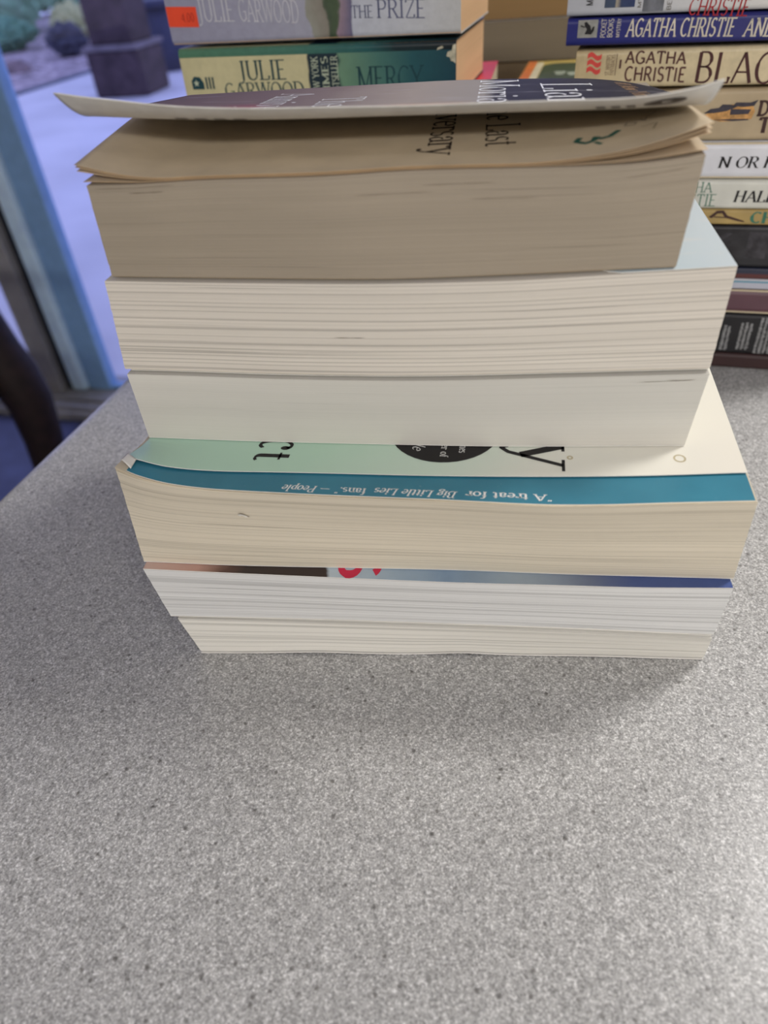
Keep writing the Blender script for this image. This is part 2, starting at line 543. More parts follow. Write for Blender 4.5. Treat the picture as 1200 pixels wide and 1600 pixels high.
dbox('stile', -1.592, -1.508, 1.795, 1.84, FL + 0.03, DZ, m_frame2)
dbox('stile', -1.648, -1.592, 1.775, 1.83, FL + 0.03, DZ, m_frame, 0.012)
dbox('gasket', -1.672, -1.648, 1.785, 1.82, FL + 0.03, DZ, m_gasket)
dbox('stile', -1.745, -1.672, 1.755, 1.80, FL + 0.03, DZ, m_alu)
dbox('stile', D0, D0 + 0.07, 1.755, 1.80, FL + 0.03, DZ, m_alu)
dbox('stile', D1 - 0.08, D1, 1.795, 1.84, FL + 0.03, DZ, m_frame2)
dbox('bottom_rail', -1.508, D1 - 0.08, 1.80, 1.835, FL + 0.03, FL + 0.045, m_frame2)
dbox('bottom_rail', D0 + 0.07, -1.745, 1.76, 1.795, FL + 0.03, FL + 0.09, m_alu)
dbox('top_rail', D0 + 0.07, D1 - 0.08, 1.76, 1.84, DZ - 0.06, DZ, m_alu)
dbox('glass_pane', -1.508, D1 - 0.08, 1.815, 1.820, FL + 0.045, DZ - 0.06, m_glass, 0)
dbox('glass_pane', D0 + 0.07, -1.745, 1.775, 1.780, FL + 0.09, DZ - 0.06, m_glass, 0)
dbox('sill_track', D0, D1, 1.64, 1.90, FL, FL + 0.03, m_alu, 0.006)
dbox('track_rib', D0, D1, 1.66, 1.672, FL + 0.03, FL + 0.042, m_alu, 0.002)
dbox('track_rib', D0, D1, 1.715, 1.727, FL + 0.03, FL + 0.042, m_alu, 0.002)

# ------------------------------------------------------------------ outside
m_soil = plain('gravel_bed', (156, 144, 146), 0.95, 0.1, 0.35, 9)
m_lawn = plain('lawn', (84, 124, 92), 0.95, 0.1, 0.25, 2)
m_rim = plain('patio_rim', (96, 104, 116), 0.8, 0.2)
GZ = -0.95
struct(room_box('patio', -6.6, 6, B1 + 0.12, 16, GZ - 0.1, GZ, m_patio))
struct(room_box('trim_1', -6.72, -6.6, B1 + 0.12, 40, GZ - 0.1, GZ + 0.02, m_rim))
struct(room_box('ground_bed', -16, -6.72, B1 + 0.12, 40, GZ - 0.12, GZ - 0.01, m_soil))
struct(room_box('ground_lawn', -40, 20, 40, 90, GZ - 0.12, GZ, m_lawn))
struct(room_box('ground_verge', -6.6, 20, 16, 40, GZ - 0.12, GZ - 0.01, m_soil))

m_col = plain('dark_brown_stone', (74, 62, 66), 0.8, 0.2, 0.18, 7)
m_ledge = plain('column_ledge_stone', (120, 112, 116), 0.8, 0.2, 0.1, 7)
col = thing('porch_column', 'dark brown square porch column on a wide base outside the glass door', 'column', RP(-4.98, 7.95, GZ), (0, 0, ROOM + math.radians(4)))
bm = bmesh.new()
box_bm(bm, (-0.30, -0.30, 0), (0.30, 0.30, 0.42), bevel=0.03)
from_bm('base', bm, m_col, col)
bm = bmesh.new()
box_bm(bm, (-0.32, -0.32, 0.42), (0.32, 0.32, 0.47), bevel=0.02)
from_bm('ledge', bm, m_ledge, col)
bm = bmesh.new()
box_bm(bm, (-0.24, -0.24, 0.47), (0.24, 0.24, 3.2), bevel=0.02)
from_bm('shaft', bm, m_col, col)


def leaf_mat(name, c, c2):
    m = NT(name, 0.8, 0.2)
    m.color(m.ramp(m.noise(m.coords(), 9, 5, 0.7), [(0.3, c), (0.7, c2)]))
    return m.m


def bush(label, a, b, r, h, mat, seed, name='shrub', group=None):
    bm = bmesh.new()
    bmesh.ops.create_icosphere(bm, subdivisions=5, radius=1)
    for v in bm.verts:
        d = v.co.normalized()
        k = 1 + 0.28 * mnoise.noise(d * 2.2 + Vector((seed, 0, 0))) + 0.16 * mnoise.noise(d * 7 + Vector((0, seed, 0))) + 0.10 * mnoise.noise(d * 19)
        v.co = Vector((d.x * r * k, d.y * r * k, max(0.0, h / 2 + d.z * h / 2 * k)))
    o = from_bm(name, bm, mat, None, True)
    o.location = RP(a, b, GZ - 0.01)
    return tag(o, label, 'shrub', group)


lm1 = leaf_mat('hedge_leaves', (130, 190, 140), (206, 244, 206))
lm2 = leaf_mat('dark_leaves', (80, 124, 104), (130, 176, 140))
lm3 = leaf_mat('flowering_leaves', (160, 170, 120), (214, 210, 150))
lm4 = leaf_mat('grey_shrub', (58, 60, 70), (96, 96, 108))
bush('pale green hedge bush at the far left edge of the glass door view', -13.5, 16.0, 1.55, 2.6, lm1, 1, 'hedge_bush')
bush('green hedge bush in the middle, beyond the yellow flowering shrub', -15.0, 21.4, 1.0, 3.4, lm1, 4, 'hedge_bush')
bush('green hedge bush nearest the porch column on its left', -12.6, 21.8, 1.0, 3.4, lm1, 7, 'hedge_bush')
bush('low dark green bush at the left edge of the gravel bed', -10.4, 12.8, 0.55, 0.5, lm2, 9, 'low_bush')
bush('round dark grey shrub on the gravel left of the porch column', -8.24, 11.6, 0.28, 0.44, lm4, 12, 'round_shrub')
bush('yellow flowering shrub behind the round dark shrub', -9.1, 13.1, 0.34, 0.62, lm3, 15, 'flowering_shrub')
bush('dark green bush seen right of the porch column', -9.7, 17.0, 1.3, 2.6, lm2, 21, 'dark_bush')

m_rock = plain('garden_rock', (128, 112, 112), 0.9, 0.1, 0.2, 14)
rocks = [(-8.1, 10.1, 0.20, 'pinkish rock on the gravel below the round dark shrub'), (-7.6, 9.0, 0.16, 'grey rock near the patio rim, left of the porch column'), (-7.3, 8.0, 0.13, 'small grey rock at the left edge of view by the patio rim')]
for i, (a, b, r, lab) in enumerate(rocks):
    bm = bmesh.new()
    bmesh.ops.create_icosphere(bm, subdivisions=3, radius=r)
    for v in bm.verts:
        v.co *= 1 + 0.25 * mnoise.noise(v.co * 6 + Vector((i * 3.0, 0, 0)))
        v.co.z = max(v.co.z * 0.7, -0.02)
    o = from_bm('garden_rock', bm, m_rock, None, True)
    o.location = RP(a, b, GZ)
    tag(o, lab, 'rock')

m_bin = plain('navy_planter', (44, 52, 84), 0.5, 0.4, 0.1, 20)
pl = thing('garden_planter', 'dark navy planter on the patio behind the porch column', 'planter', RP(-5.40, 9.6, GZ))
bm = bmesh.new()
bmesh.ops.create_cone(bm, cap_ends=True, segments=28, radius1=0.30, radius2=0.42, depth=0.7)
bmesh.ops.translate(bm, verts=bm.verts, vec=(0, 0, 0.35))
from_bm('pot', bm, m_bin, pl, True)
bm = bmesh.new()
bmesh.ops.create_cone(bm, cap_ends=True, segments=28, radius1=0.46, radius2=0.46, depth=0.06)
bmesh.ops.translate(bm, verts=bm.verts, vec=(0, 0, 0.70))
from_bm('rim', bm, m_bin, pl, True)

# ------------------------------------------------------------------ counter
m = NT('speckled_laminate', 0.30, 0.5)
v = m.coords()
big = m.noise(v, 1250, 2, 0.65)
gr = m.ramp(big, [(0.30, (120, 120, 118)), (0.43, (160, 159, 157)), (0.55, (180, 179, 177)), (0.70, (230, 229, 227))])
soft = m.ramp(m.noise(v, 420, 3, 0.7), [(0.35, (222, 222, 222)), (0.62, (255, 255, 255))])
gr = m.mix(gr, soft, 0.9, 'MULTIPLY')
vo = m.n('ShaderNodeTexVoronoi')
vo.inputs['Scale'].default_value = 460
m.link(v, vo.inputs['Vector'])
cell = m.ramp(m.sep(vo.outputs['Color'], 0), [(0.0, (140, 137, 134)), (0.028, (150, 147, 144)), (0.045, (255, 255, 255)), (1.0, (255, 255, 255))])
sd = m.ramp(vo.outputs['Distance'], [(0.2, (255, 255, 255)), (0.5, (0, 0, 0))])
c1 = m.mix(gr, cell, m.math('MULTIPLY', sd, 0.8), 'MULTIPLY')
m.color(c1)
m.bump(big, 0.0003, 0.12)
m_counter = m.m

prof = []
R_ = 0.016
for k in range(13):
    th = math.pi / 2 + math.pi / 2 * k / 12
    prof.append((-0.322 + R_ + R_ * math.cos(th), -R_ + R_ * math.sin(th)))
prof = [(1.5, 0.0)] + prof + [(-0.322, -0.040), (1.5, -0.040)]
vs, fs = [], []
ys = [-0.35, 1.05]
for b in ys:
    for a, z in prof:
        vs.append((a, b, z))
n = len(prof)
for k in range(n):
    k2 = (k + 1) % n
    fs.append((k, k2, n + k2, n + k))
fs.append(tuple(range(n))[::-1])
fs.append(tuple(range(n, 2 * n)))
ct = thing('service_counter', 'grey speckled counter with a rounded edge under all the books', 'counter', (0, 0, FL), (0, 0, ROOM))
o = link_mesh('countertop', [(x, y, z - FL) for x, y, z in vs], fs, m_counter, ct)
for p in o.data.polygons:
    if len(p.vertices) == 4 and p.index in range(1, 14):
        p.use_smooth = True
bm = bmesh.new()
box_bm(bm, (-0.20, -0.30, 0), (1.45, 1.0, -0.04 - FL), bevel=0.003)
from_bm('cabinet', bm, plain('counter_base_laminate', (92, 88, 86), 0.6, 0.3), ct)

# ------------------------------------------------------------------ chair beyond the counter
m_wood = plain('dark_walnut', (32, 22, 20), 0.6, 0.25, 0.2, 40)
ch = thing('wooden_armchair', 'dark brown wooden armchair between the counter and the glass door', 'chair', (0, 0, FL))


def cpt(a, b, z):
    q = RP(a, b, z)
    return (q.x, q.y, z - FL)


vis = [(-0.862, 1.530, -0.26), (-0.848, 1.524, -0.36), (-0.838, 1.520, -0.435), (-0.822, 1.515, -0.49), (-0.808, 1.512, -0.56), (-0.815, 1.514, -0.66), (-0.835, 1.520, -0.78), (-0.85, 1.525, -0.926)]
leg_pts = [Vector((x, y, z - FL)) for x, y, z in vis]
leg_r = [0.044, 0.050, 0.055, 0.058, 0.052, 0.046, 0.040, 0.034]
shift = [Vector((0, 0, 0)), RP(-0.02, -0.50), RP(-0.48, 0), RP(-0.50, -0.50)]
for s in shift:
    tube('leg', [p + s for p in leg_pts], leg_r, m_wood, ch)
c0 = leg_pts[0]
for s in (Vector((0, 0, 0)), RP(-0.01, -0.5)):
    tube('arm', [c0 + s + RP(0.03, 0, 0.0), c0 + s + RP(-0.2, 0, 0.015), c0 + s + RP(-0.48, 0, 0.0)], [0.018, 0.024, 0.018], m_wood, ch)
bm = bmesh.new()
box_bm(bm, (-0.26, -0.26, -0.025), (0.26, 0.26, 0.025), bevel=0.012)
st = from_bm('seat', bm, m_wood, ch)
ce = leg_pts[3] + RP(-0.25, -0.25)
st.location = (ce.x, ce.y, 0.44)
st.rotation_euler = (0, 0, ROOM)
bm = bmesh.new()
box_bm(bm, (-0.015, -0.25, 0), (0.015, 0.25, 0.30), bevel=0.008)
bk = from_bm('backrest', bm, m_wood, ch)
q = leg_pts[0] + RP(-0.485, -0.25)
bk.location = (q.x, q.y, leg_pts[0].z - 0.01)
bk.rotation_euler = (0, math.radians(-8), ROOM)

# ------------------------------------------------------------------ the main stack
BOOK = {}
BOOK['A'] = dict(o=(-0.0823, 0.2397), yaw=-10.583, z0=0.1529, z1=0.1838, D=0.105,
  top=[(0.8, -1.5), (18.3, -2.8), (37.9, -1.7), (75.1, -3.7), (101.1, -2.0), (135.8, -4.7), (159.6, -5.7), (171.7, -3.2), (182.6, 0.8)],
  bot=[(-2.4, 2.1), (49.5, -2.8), (91.9, -6.0), (131.3, -5.0), (159.8, -3.3), (179.5, -2.2)])
BOOK['B'] = dict(o=(-0.0875, 0.2425), yaw=-11.399, z0=0.1189, z1=0.1529, D=0.132,
  top=[(0.4, -0.4), (55.8, -5.0), (97.9, -7.3), (137.0, -6.7), (165.3, -3.8), (203.0, 0.2)],
  bot=[(-2.4, -1.4), (24.1, -2.8), (63.0, -5.0), (108.2, -5.7), (155.2, -3.4), (201.9, -0.7)])
BOOK['C'] = dict(o=(-0.0897, 0.2406), yaw=-11.332, z0=0.0895, z1=0.1189, D=0.132,
  top=[(0.3, -0.5), (26.4, -1.9), (65.1, -4.2), (110.1, -4.9), (156.9, -2.6), (203.6, 0.1)],
  bot=[(0.2, 0.1), (44.5, -1.4), (96.3, -2.1), (141.3, -2.1), (201.0, 0.0)])
BOOK['D'] = dict(o=(-0.0981, 0.2209), yaw=-13.27, z0=0.048, z1=0.0895, D=0.148,
  top=[(1.5, -2.2), (11.5, -5.4), (26.8, -7.5), (72.3, -8.2), (120.6, -7.6), (156.3, -7.5), (176.5, -5.9), (196.4, -3.4), (223.0, -0.3)],
  bot=[(1.4, -6.5), (41.7, -5.0), (123.4, 0.3), (167.9, 2.2), (218.5, 5.1), (225.7, 5.4)])
BOOK['E'] = dict(o=(-0.0977, 0.2103), yaw=-10.284, z0=0.0198, z1=0.048, D=0.148,
  top=[(-0.3, 0.1), (40.2, -0.7), (121.3, -1.9), (165.1, -1.6), (190.3, -1.4), (222.4, -0.2)],
  bot=[(3.6, 0.2), (57.1, 1.6), (120.6, 2.2), (167.9, 2.4), (204.5, 2.1), (222.1, 2.1)])
BOOK['F'] = dict(o=(-0.0907, 0.2085), yaw=-9.805, z0=0, z1=0.0198, D=0.138,
  top=[(-0.5, 0.2), (50.1, 0.6), (113.5, 0.7), (160.6, 0.6), (197.1, -0.0), (214.2, -0.5)],
  bot=[(6.1, -2.2), (86.0, 1.1), (139.7, 3.2), (215.9, 5.0)])
MM = 0.001


def page_block(parent, bk, mat, zt, zb, curl=None, inset=(0.0, 0.0, 0.0), nu=72, nz=26, name='page_block', wob=0.12, seed=0):
    """fore-edge block: every level is the interpolated outline; zb..zt local heights"""
    D = bk['D']
    H = zt - zb
    i0, i1, iv = inset
    vs, uvs, fs = [], [], []
    nd = 14
    ring = None
    for k in range(nz + 1):
        w_ = k / nz
        front = []
        for i in range(nu + 1):
            t = i / nu
            ub, vb = lerp_poly(bk['bot'], t)
            ut, vt = lerp_poly(bk['top'], t)
            u = (ub + (ut - ub) * w_) * MM
            vv = (vb + (vt - vb) * w_) * MM + iv
            vv += wob * MM * mnoise.noise(Vector((u * 25 + seed, w_ * H * 420, 1.7 + seed)))
            front.append((u, vv))
        e0 = wob * 0.9 * MM * mnoise.noise(Vector((seed, w_ * H * 500, 5.1)))
        e1 = wob * 0.9 * MM * mnoise.noise(Vector((seed, w_ * H * 500, 9.1)))
        ul, ur = front[0][0] + i0, front[-1][0] - i1
        s = (ur - ul) / (front[-1][0] - front[0][0])
        front = [(ul + (u - front[0][0]) * s, v_) for u, v_ in front]
        front[0] = (front[0][0] + e0, front[0][1])
        front[-1] = (front[-1][0] + e1, front[-1][1])
        pts = list(front)
        for j in range(1, nd + 1):
            pts.append((front[-1][0], front[-1][1] + (D - front[-1][1]) * j / nd))
        for j in range(1, nd + 1):
            pts.append((front[-1][0] + (front[0][0] - front[-1][0]) * j / nd, D))
        for j in range(1, nd):
            pts.append((front[0][0], D + (front[0][1] - D) * j / nd))
        ring = len(pts)
        acc = 0
        for j, (u, v_) in enumerate(pts):
            z = zb + H * w_
            if curl:
                z += curl(u, v_, w_)
            vs.append((u, v_, z))
            acc += 0 if j == 0 else math.dist(pts[j], pts[j - 1])
            uvs.append((u if j <= nu else acc, H * w_ + seed * 0.37))
    for k in range(nz):
        for j in range(ring):
            j2 = (j + 1) % ring
            fs.append((k * ring + j, k * ring + j2, (k + 1) * ring + j2, (k + 1) * ring + j))
    fs.append(tuple(range(ring))[::-1])
    # the top sheet as strips between front and back so that curls stay smooth
    top0 = nz * ring
    fs.append(tuple(top0 + j for j in range(ring)))
    return link_mesh(name, vs, fs, mat, parent, False, uvs)


def sheet(name, parent, surf, u0, u1, v1, mats, thick=0.0003, nu=64, nv=36, front=None, vbias=1.6):
    """a sheet of paper or card: surf(u, v) -> z, v from its free edge front(u) back to v1"""
    top, faces, fm = [], [], []
    for j in range(nv + 1):
        f = (j / nv) ** vbias
        for i in range(nu + 1):
            t = i / nu
            u = u0 + (u1 - u0) * t
            vf = front(u) if front else 0.0
            v_ = vf + (v1 - vf) * f
            r = surf(u, v_)
            top.append(Vector((u, v_, r)) if not isinstance(r, tuple) else Vector(r))
    W = nu + 1
    nrm = []
    for j in range(nv + 1):
        for i in range(W):
            a = top[j * W + min(i + 1, nu)] - top[j * W + max(i - 1, 0)]
            b = top[min(j + 1, nv) * W + i] - top[max(j - 1, 0) * W + i]
            nrm.append(a.cross(b).normalized())
    N = len(top)
    allv = top + [p - n_ * thick for p, n_ in zip(top, nrm)]
    for j in range(nv):
        for i in range(nu):
            q = (j * W + i, j * W + i + 1, (j + 1) * W + i + 1, (j + 1) * W + i)
            faces.append(q)
            fm.append(0)
            faces.append(tuple(N + k for k in q[::-1]))
            fm.append(1)
    rim = [i for i in range(W)] + [j * W + nu for j in range(1, nv + 1)] + [nv * W + i for i in range(nu - 1, -1, -1)] + [j * W for j in range(nv - 1, 0, -1)]
    for a, b in zip(rim, rim[1:] + rim[:1]):
        faces.append((a, N + a, N + b, b))
        fm.append(1)
    return link_mesh(name, allv, faces, None, parent, False, None, mats, fm)


def smooth_shade(o):
    for p in o.data.polygons:
        p.use_smooth = len(p.vertices) == 4 and p.area > 0
    return o


def book_root(key, label):
    bk = BOOK[key]
    return thing('paperback_book', label, 'book', (bk['o'][0], bk['o'][1], bk['z0']), (0, 0, math.radians(bk['yaw'])))


def flat_cover(parent, bk, z, up, mats, name, poly='top', du=(0.0, 0.0), dv=0.0, t=0.0003):
    P = bk[poly]
    u0, u1 = P[0][0] * MM + du[0], P[-1][0] * MM - du[1]

    def front(u):
        tt = (u / MM - P[0][0]) / (P[-1][0] - P[0][0])
        return lerp_poly(P, min(1, max(0, tt)))[1] * MM + dv
    return sheet(name, parent, lambda u, v_: z, u0, u1, bk['D'] + 0.0006, mats, t, 40, 8, front)


def spine_panel(parent, bk, z0, z1, mat):
    bm = bmesh.new()
    a0 = min(bk['top'][0][0], bk['bot'][0][0]) * MM
    a1 = max(bk['top'][-1][0], bk['bot'][-1][0]) * MM
    box_bm(bm, (a0, bk['D'] + 0.0001, z0), (a1, bk['D'] + 0.0007, z1))
    return from_bm('spine', bm, mat, parent)


m_white = plain('white_cover_board', (222, 219, 212), 0.6, 0.3, 0.03, 90)
m_cream_board = plain('cream_cover_board', (206, 198, 182), 0.7, 0.2, 0.03, 90)
m_aged_board = plain('aged_cover_board', (150, 134, 112), 0.7, 0.2, 0.03, 90)
m_inner = NT('inside_cover_card', 0.5, 0.3)
m_inner.color(m_inner.ramp(m_inner.noise(m_inner.coords(), 120, 4), [(0.3, (206, 203, 196)), (0.7, (222, 220, 213))]))
m_inner = m_inner.m
m_black = plain('black_ink', (26, 24, 26), 0.5, 0.3)
m_ink = plain('brown_black_ink', (48, 38, 36), 0.7, 0.1)
m_whiteink = plain('white_ink', (236, 236, 232), 0.5, 0.3, 0.02)

# --- F: bottom book
bk = BOOK['F']
r = book_root('F', 'thin white paperback at the very bottom of the front stack, lying on the counter')
H = bk['z1'] - bk['z0']
pF = page_mat('cream_white_pages', (218, 215, 206), 0.88, 0.8, 0.5)


def sagF(u, v_, w_):
    f = max(0.0, 1 - max(0, v_ + 0.002) / 0.05)
    wv = MM * (0.1 + 1.0 * math.exp(-((u - 0.057) / 0.020) ** 2) + 1.3 * math.exp(-((u - 0.119) / 0.014) ** 2) + 0.5 * math.exp(-((u - 0.175) / 0.025) ** 2))
    return wv * f * (1 - w_) ** 2


page_block(r, bk, pF, H - 0.0006, 0.0011, sagF, seed=1)


def botF(u, v_):
    return 0.0006 + sagF(u, v_, 0)


sheet('back_cover', r, botF, bk['bot'][0][0] * MM, bk['bot'][-1][0] * MM, bk['D'], [m_white, m_white], 0.0004, 60, 12,
      lambda u: lerp_poly(bk['bot'], min(1, max(0, (u / MM - 6.1) / 209.8)))[1] * MM - 0.0004)
flat_cover(r, bk, H - 0.0002, True, [m_white, m_inner], 'front_cover', dv=0.0012)
spine_panel(r, bk, 0, H - 0.0002, m_white)

# --- E: cloudy blue cover
bk = BOOK['E']
H = bk['z1'] - bk['z0']
r = book_root('E', 'white paged paperback with a blue cloudy cover, second from the bottom of the front stack')
page_block(r, bk, page_mat('white_pages', (212, 212, 210), 0.88, 0.9, 0.5), H - 0.0006, 0.0005, seed=2)
mE = span_mat('photo_cover_print', [(0.0, (206, 176, 164)), (0.10, (190, 150, 136)), (0.145, (92, 66, 58)), (0.18, (52, 42, 40)), (0.325, (56, 44, 42)), (0.33, (186, 200, 210)), (0.42, (168, 186, 200)), (0.55, (126, 150, 176)), (0.66, (150, 164, 176)), (0.78, (108, 118, 142)), (0.86, (70, 86, 136)), (1.0, (62, 82, 140))], 0.0, 0.2222, 0.3, 0.4, 'LINEAR', 0, 0.2, 90)
c = flat_cover(r, bk, H - 0.0002, True, [mE, m_inner], 'front_cover')
flat_cover(r, bk, 0.0004, False, [m_white, m_white], 'back_cover', 'bot')
spine_panel(r, bk, 0, H - 0.0002, mE)
m_red = plain('crimson_ink', (200, 36, 72), 0.4, 0.4)
lettering('title_lettering', 'S', m_red, c, lambda a, h: (h, -a, H - 0.00012), (-0.0125, 0.0013, 0.0795, 0.0945), thick=0.20, thin=0.15, serif=False)
m_fray = plain('frayed_card_edge', (216, 208, 192), 0.8, 0.1)

# --- D: mint and teal stepped cover
bk = BOOK['D']
H = bk['z1'] - bk['z0']
r = book_root('D', 'thick paperback with a short mint cover over a teal page, amid the front stack')


def liftD(u, v_):
    s = max(0.0, (0.046 - u) / 0.046)
    f = max(0.0, min(1.0, (0.022 - v_) / 0.026))
    return 4.6 * MM * s ** 2.0 * f * f * (3 - 2 * f)


def curlD(u, v_, w_):
    return liftD(u, v_) * 0.62 * w_ ** 2.2


page_block(r, bk, page_mat('tan_cream_pages', (208, 199, 180), 0.84, 1.0, 0.3), H - 0.0016, 0.0005, curlD, seed=3, wob=0.2)
m_teal = NT('teal_page_print', 0.35, 0.4)
vv_ = m_teal.coords()
m_teal.color(m_teal.mix(m_teal.ramp(m_teal.noise(vv_, 40, 3), [(0.3, (48, 118, 140)), (0.7, (58, 132, 154))]),
                        lin((196, 206, 204)), m_teal.ramp(m_teal.noise(vv_, 260, 4, 0.7), [(0.66, (0, 0, 0)), (0.74, (120, 120, 120))])))
m_teal = m_teal.m
Dt = bk['top']


def frontD(u):
    return lerp_poly(Dt, min(1, max(0, (u / MM - Dt[0][0]) / (Dt[-1][0] - Dt[0][0]))))[1] * MM


def tealZ(u, v_):
    return H - 0.0011 + 1.04 * liftD(u, v_)


m_loose = plain('loose_page_paper', (206, 194, 170), 0.85, 0.1, 0.03, 70)
for q in (0.70, 0.79, 0.87, 0.94):
    sheet('loose_page', r, lambda u, v_, q=q: H - 0.0017 + 0.0004 * q + q * liftD(u, v_), 0.0016 + 0.0003 * (1 - q) * 10 * 0.1, 0.2226, 0.08, [m_loose, m_loose], 0.00015, 80, 16, lambda u: frontD(u) - 0.0002)
tl = sheet('teal_page', r, tealZ, 0.0068, 0.2223, bk['D'], [m_teal, m_white], 0.00025, 90, 30, lambda u: frontD(u) + 0.0004)
tl['label'] = 'teal page with white quotation along its edge'


def tmap(a, h):          # upside down for the viewer: reads right to left
    u, v_ = -a, -h
    return (u, v_, tealZ(u, v_) + 0.00006)


for s, a0, a1, it in (('“A treat for', -0.1592, -0.1305, 0), ('Big Little Lies', -0.1275, -0.0985, 1), ('fans.” —', -0.0962, -0.0798, 0), ('People', -0.0786, -0.0655, 1)):
    lettering('quotation_lettering', s, m_whiteink, tl, tmap, (a0, a1, 0.0022 + (-a0 - 0.0) * 0.0 + (0.0012 if a0 > -0.1 else 0.0006 if a0 > -0.13 else 0.0), 0.0056 + (0.0012 if a0 > -0.1 else 0.0006 if a0 > -0.13 else 0.0)), thick=0.15, thin=0.08, shear=0.22 if it else 0)
mint = [(4.0, 3.6), (9.3, 2.6), (20.0, 1.3), (44.5, 2.2), (70.9, 3.3), (119.2, 4.9), (156.3, 7.1), (187.9, 9.8), (222.0, 14.0)]
m_mint = NT('mint_cover_print', 0.35, 0.35)
vv_ = m_mint.coords()
xx = m_mint.math('ADD', m_mint.sep(vv_, 0), m_mint.math('MULTIPLY', m_mint.sep(vv_, 1), -0.5))
m_mint.color(m_mint.ramp(m_mint.math('DIVIDE', xx, 0.22), [(0.0, (176, 210, 190)), (0.30, (184, 216, 194)), (0.52, (204, 222, 206)), (0.68, (226, 226, 214)), (1.0, (234, 228, 214))]))
m_mint = m_mint.m


def mintZ(u, v_):
    return H - 0.0002 + 1.25 * liftD(u, v_)


mc = sheet('front_cover', r, mintZ, 0.0040, 0.2225, bk['D'] + 0.0006, [m_mint, m_white], 0.0003, 90, 36,
           lambda u: lerp_poly(mint, min(1, max(0, (u / MM - 4.0) / 218.0)))[1] * MM)
fq = [Vector((3.1, 0.6, 45.6)), Vector((8.2, -2.7, 44.2)), Vector((8.0, 2.6, 44.5)), Vector((3.5, 5.2, 45.4))]
vs = []
for j in range(7):
    for i in range(7):
        a, b = i / 6, j / 6
        p = (fq[0] * (1 - a) + fq[1] * a) * (1 - b) + (fq[3] * (1 - a) + fq[2] * a) * b
        p.z += 0.5 * math.sin(math.pi * a) * (1 - 0.5 * b)
        vs.append(p * MM)
fl_ = link_mesh('folded_corner', vs, [(j * 7 + i, j * 7 + i + 1, j * 7 + i + 8, j * 7 + i + 7) for j in range(6) for i in range(6)], m_white, tl, True)
md = fl_.modifiers.new('thickness', 'SOLIDIFY')
md.thickness = 0.0003
mc['label'] = 'mint cover trimmed short with black lettering'
cm = lambda a, h: (h, -a, mintZ(h, -a) + 0.00008)
lettering('title_lettering', 'c', m_black, mc, cm, (-0.0235, -0.0165, 0.0506, 0.0700), thick=0.15, thin=0.06)
lettering('title_lettering', 't', m_black, mc, cm, (-0.0150, -0.0098, 0.0510, 0.0660), thick=0.15, thin=0.06)
lettering('title_lettering', 'y', m_black, mc, cm, (-0.0270, -0.0120, 0.1480, 0.1720), thick=0.14, thin=0.045)
bd = disc('badge', m_black, mc, lambda a, h: (h, -a, mintZ(h, -a) + 0.00006), (-0.0330, 0.1197), 0.0205, 0.0205)
cm2 = lambda a, h: (h, -a, mintZ(h, -a) + 0.0001)
lettering('badge_lettering', 'nes', m_whiteink, bd, cm2, (-0.0235, -0.0190, 0.1262, 0.1292), thick=0.12, thin=0.07)
lettering('badge_lettering', 'er of', m_whiteink, bd, cm2, (-0.0240, -0.0160, 0.1196, 0.1224), thick=0.12, thin=0.07)
lettering('badge_lettering', 'le', m_whiteink, bd, cm2, (-0.0240, -0.0182, 0.1090, 0.1135), thick=0.08, thin=0.05, shear=0.3, serif=False)
m_ring = plain('coffee_ring', (196, 184, 152), 0.5, 0.3)
disc('stain', m_ring, mc, lambda a, h: (h, -a, mintZ(h, -a) + 0.00005), (-0.0205, 0.2020), 0.0023, 0.0021, 0.70)
disc('stain', m_ring, mc, lambda a, h: (h, -a, mintZ(h, -a) + 0.00005), (-0.0185, 0.1652), 0.0012, 0.0011, 0.45)
flat_cover(r, bk, 0.0004, False, [m_white, m_white], 'back_cover', 'bot')
spine_panel(r, bk, 0, H - 0.0002, m_mint)
# a small nick in the pages with a curled paper scrap
bm = bmesh.new()
for k in range(7):
    bm.verts.new((0.0482 + 0.0042 * k / 6, -0.0082 - 0.0006 * math.sin(k), 0.0292 + 0.0010 * math.sin(k * 0.9)))
    bm.verts.new((0.0484 + 0.0038 * k / 6, -0.0070, 0.0276 + 0.0004 * math.sin(k * 1.3)))
bm.verts.ensure_lookup_table()
for k in range(6):
    bm.faces.new([bm.verts[i] for i in (2 * k, 2 * k + 1, 2 * k + 3, 2 * k + 2)])
from_bm('torn_scrap', bm, m_white, r)

# --- C
bk = BOOK['C']
H = bk['z1'] - bk['z0']
r = book_root('C', 'plain greyish paged paperback lying directly on the mint cover in the front stack')
page_block(r, bk, page_mat('greyish_pages', (206, 203, 194), 0.95, 0.35), H - 0.0010, 0.0005, seed=4, wob=0.06)
flat_cover(r, bk, H - 0.0002, True, [m_white, m_inner], 'front_cover', du=(0.001, 0.0), dv=0.0022)
flat_cover(r, bk, 0.0004, False, [m_white, m_white], 'back_cover', 'bot')
spine_panel(r, bk, 0, H - 0.0002, m_white)

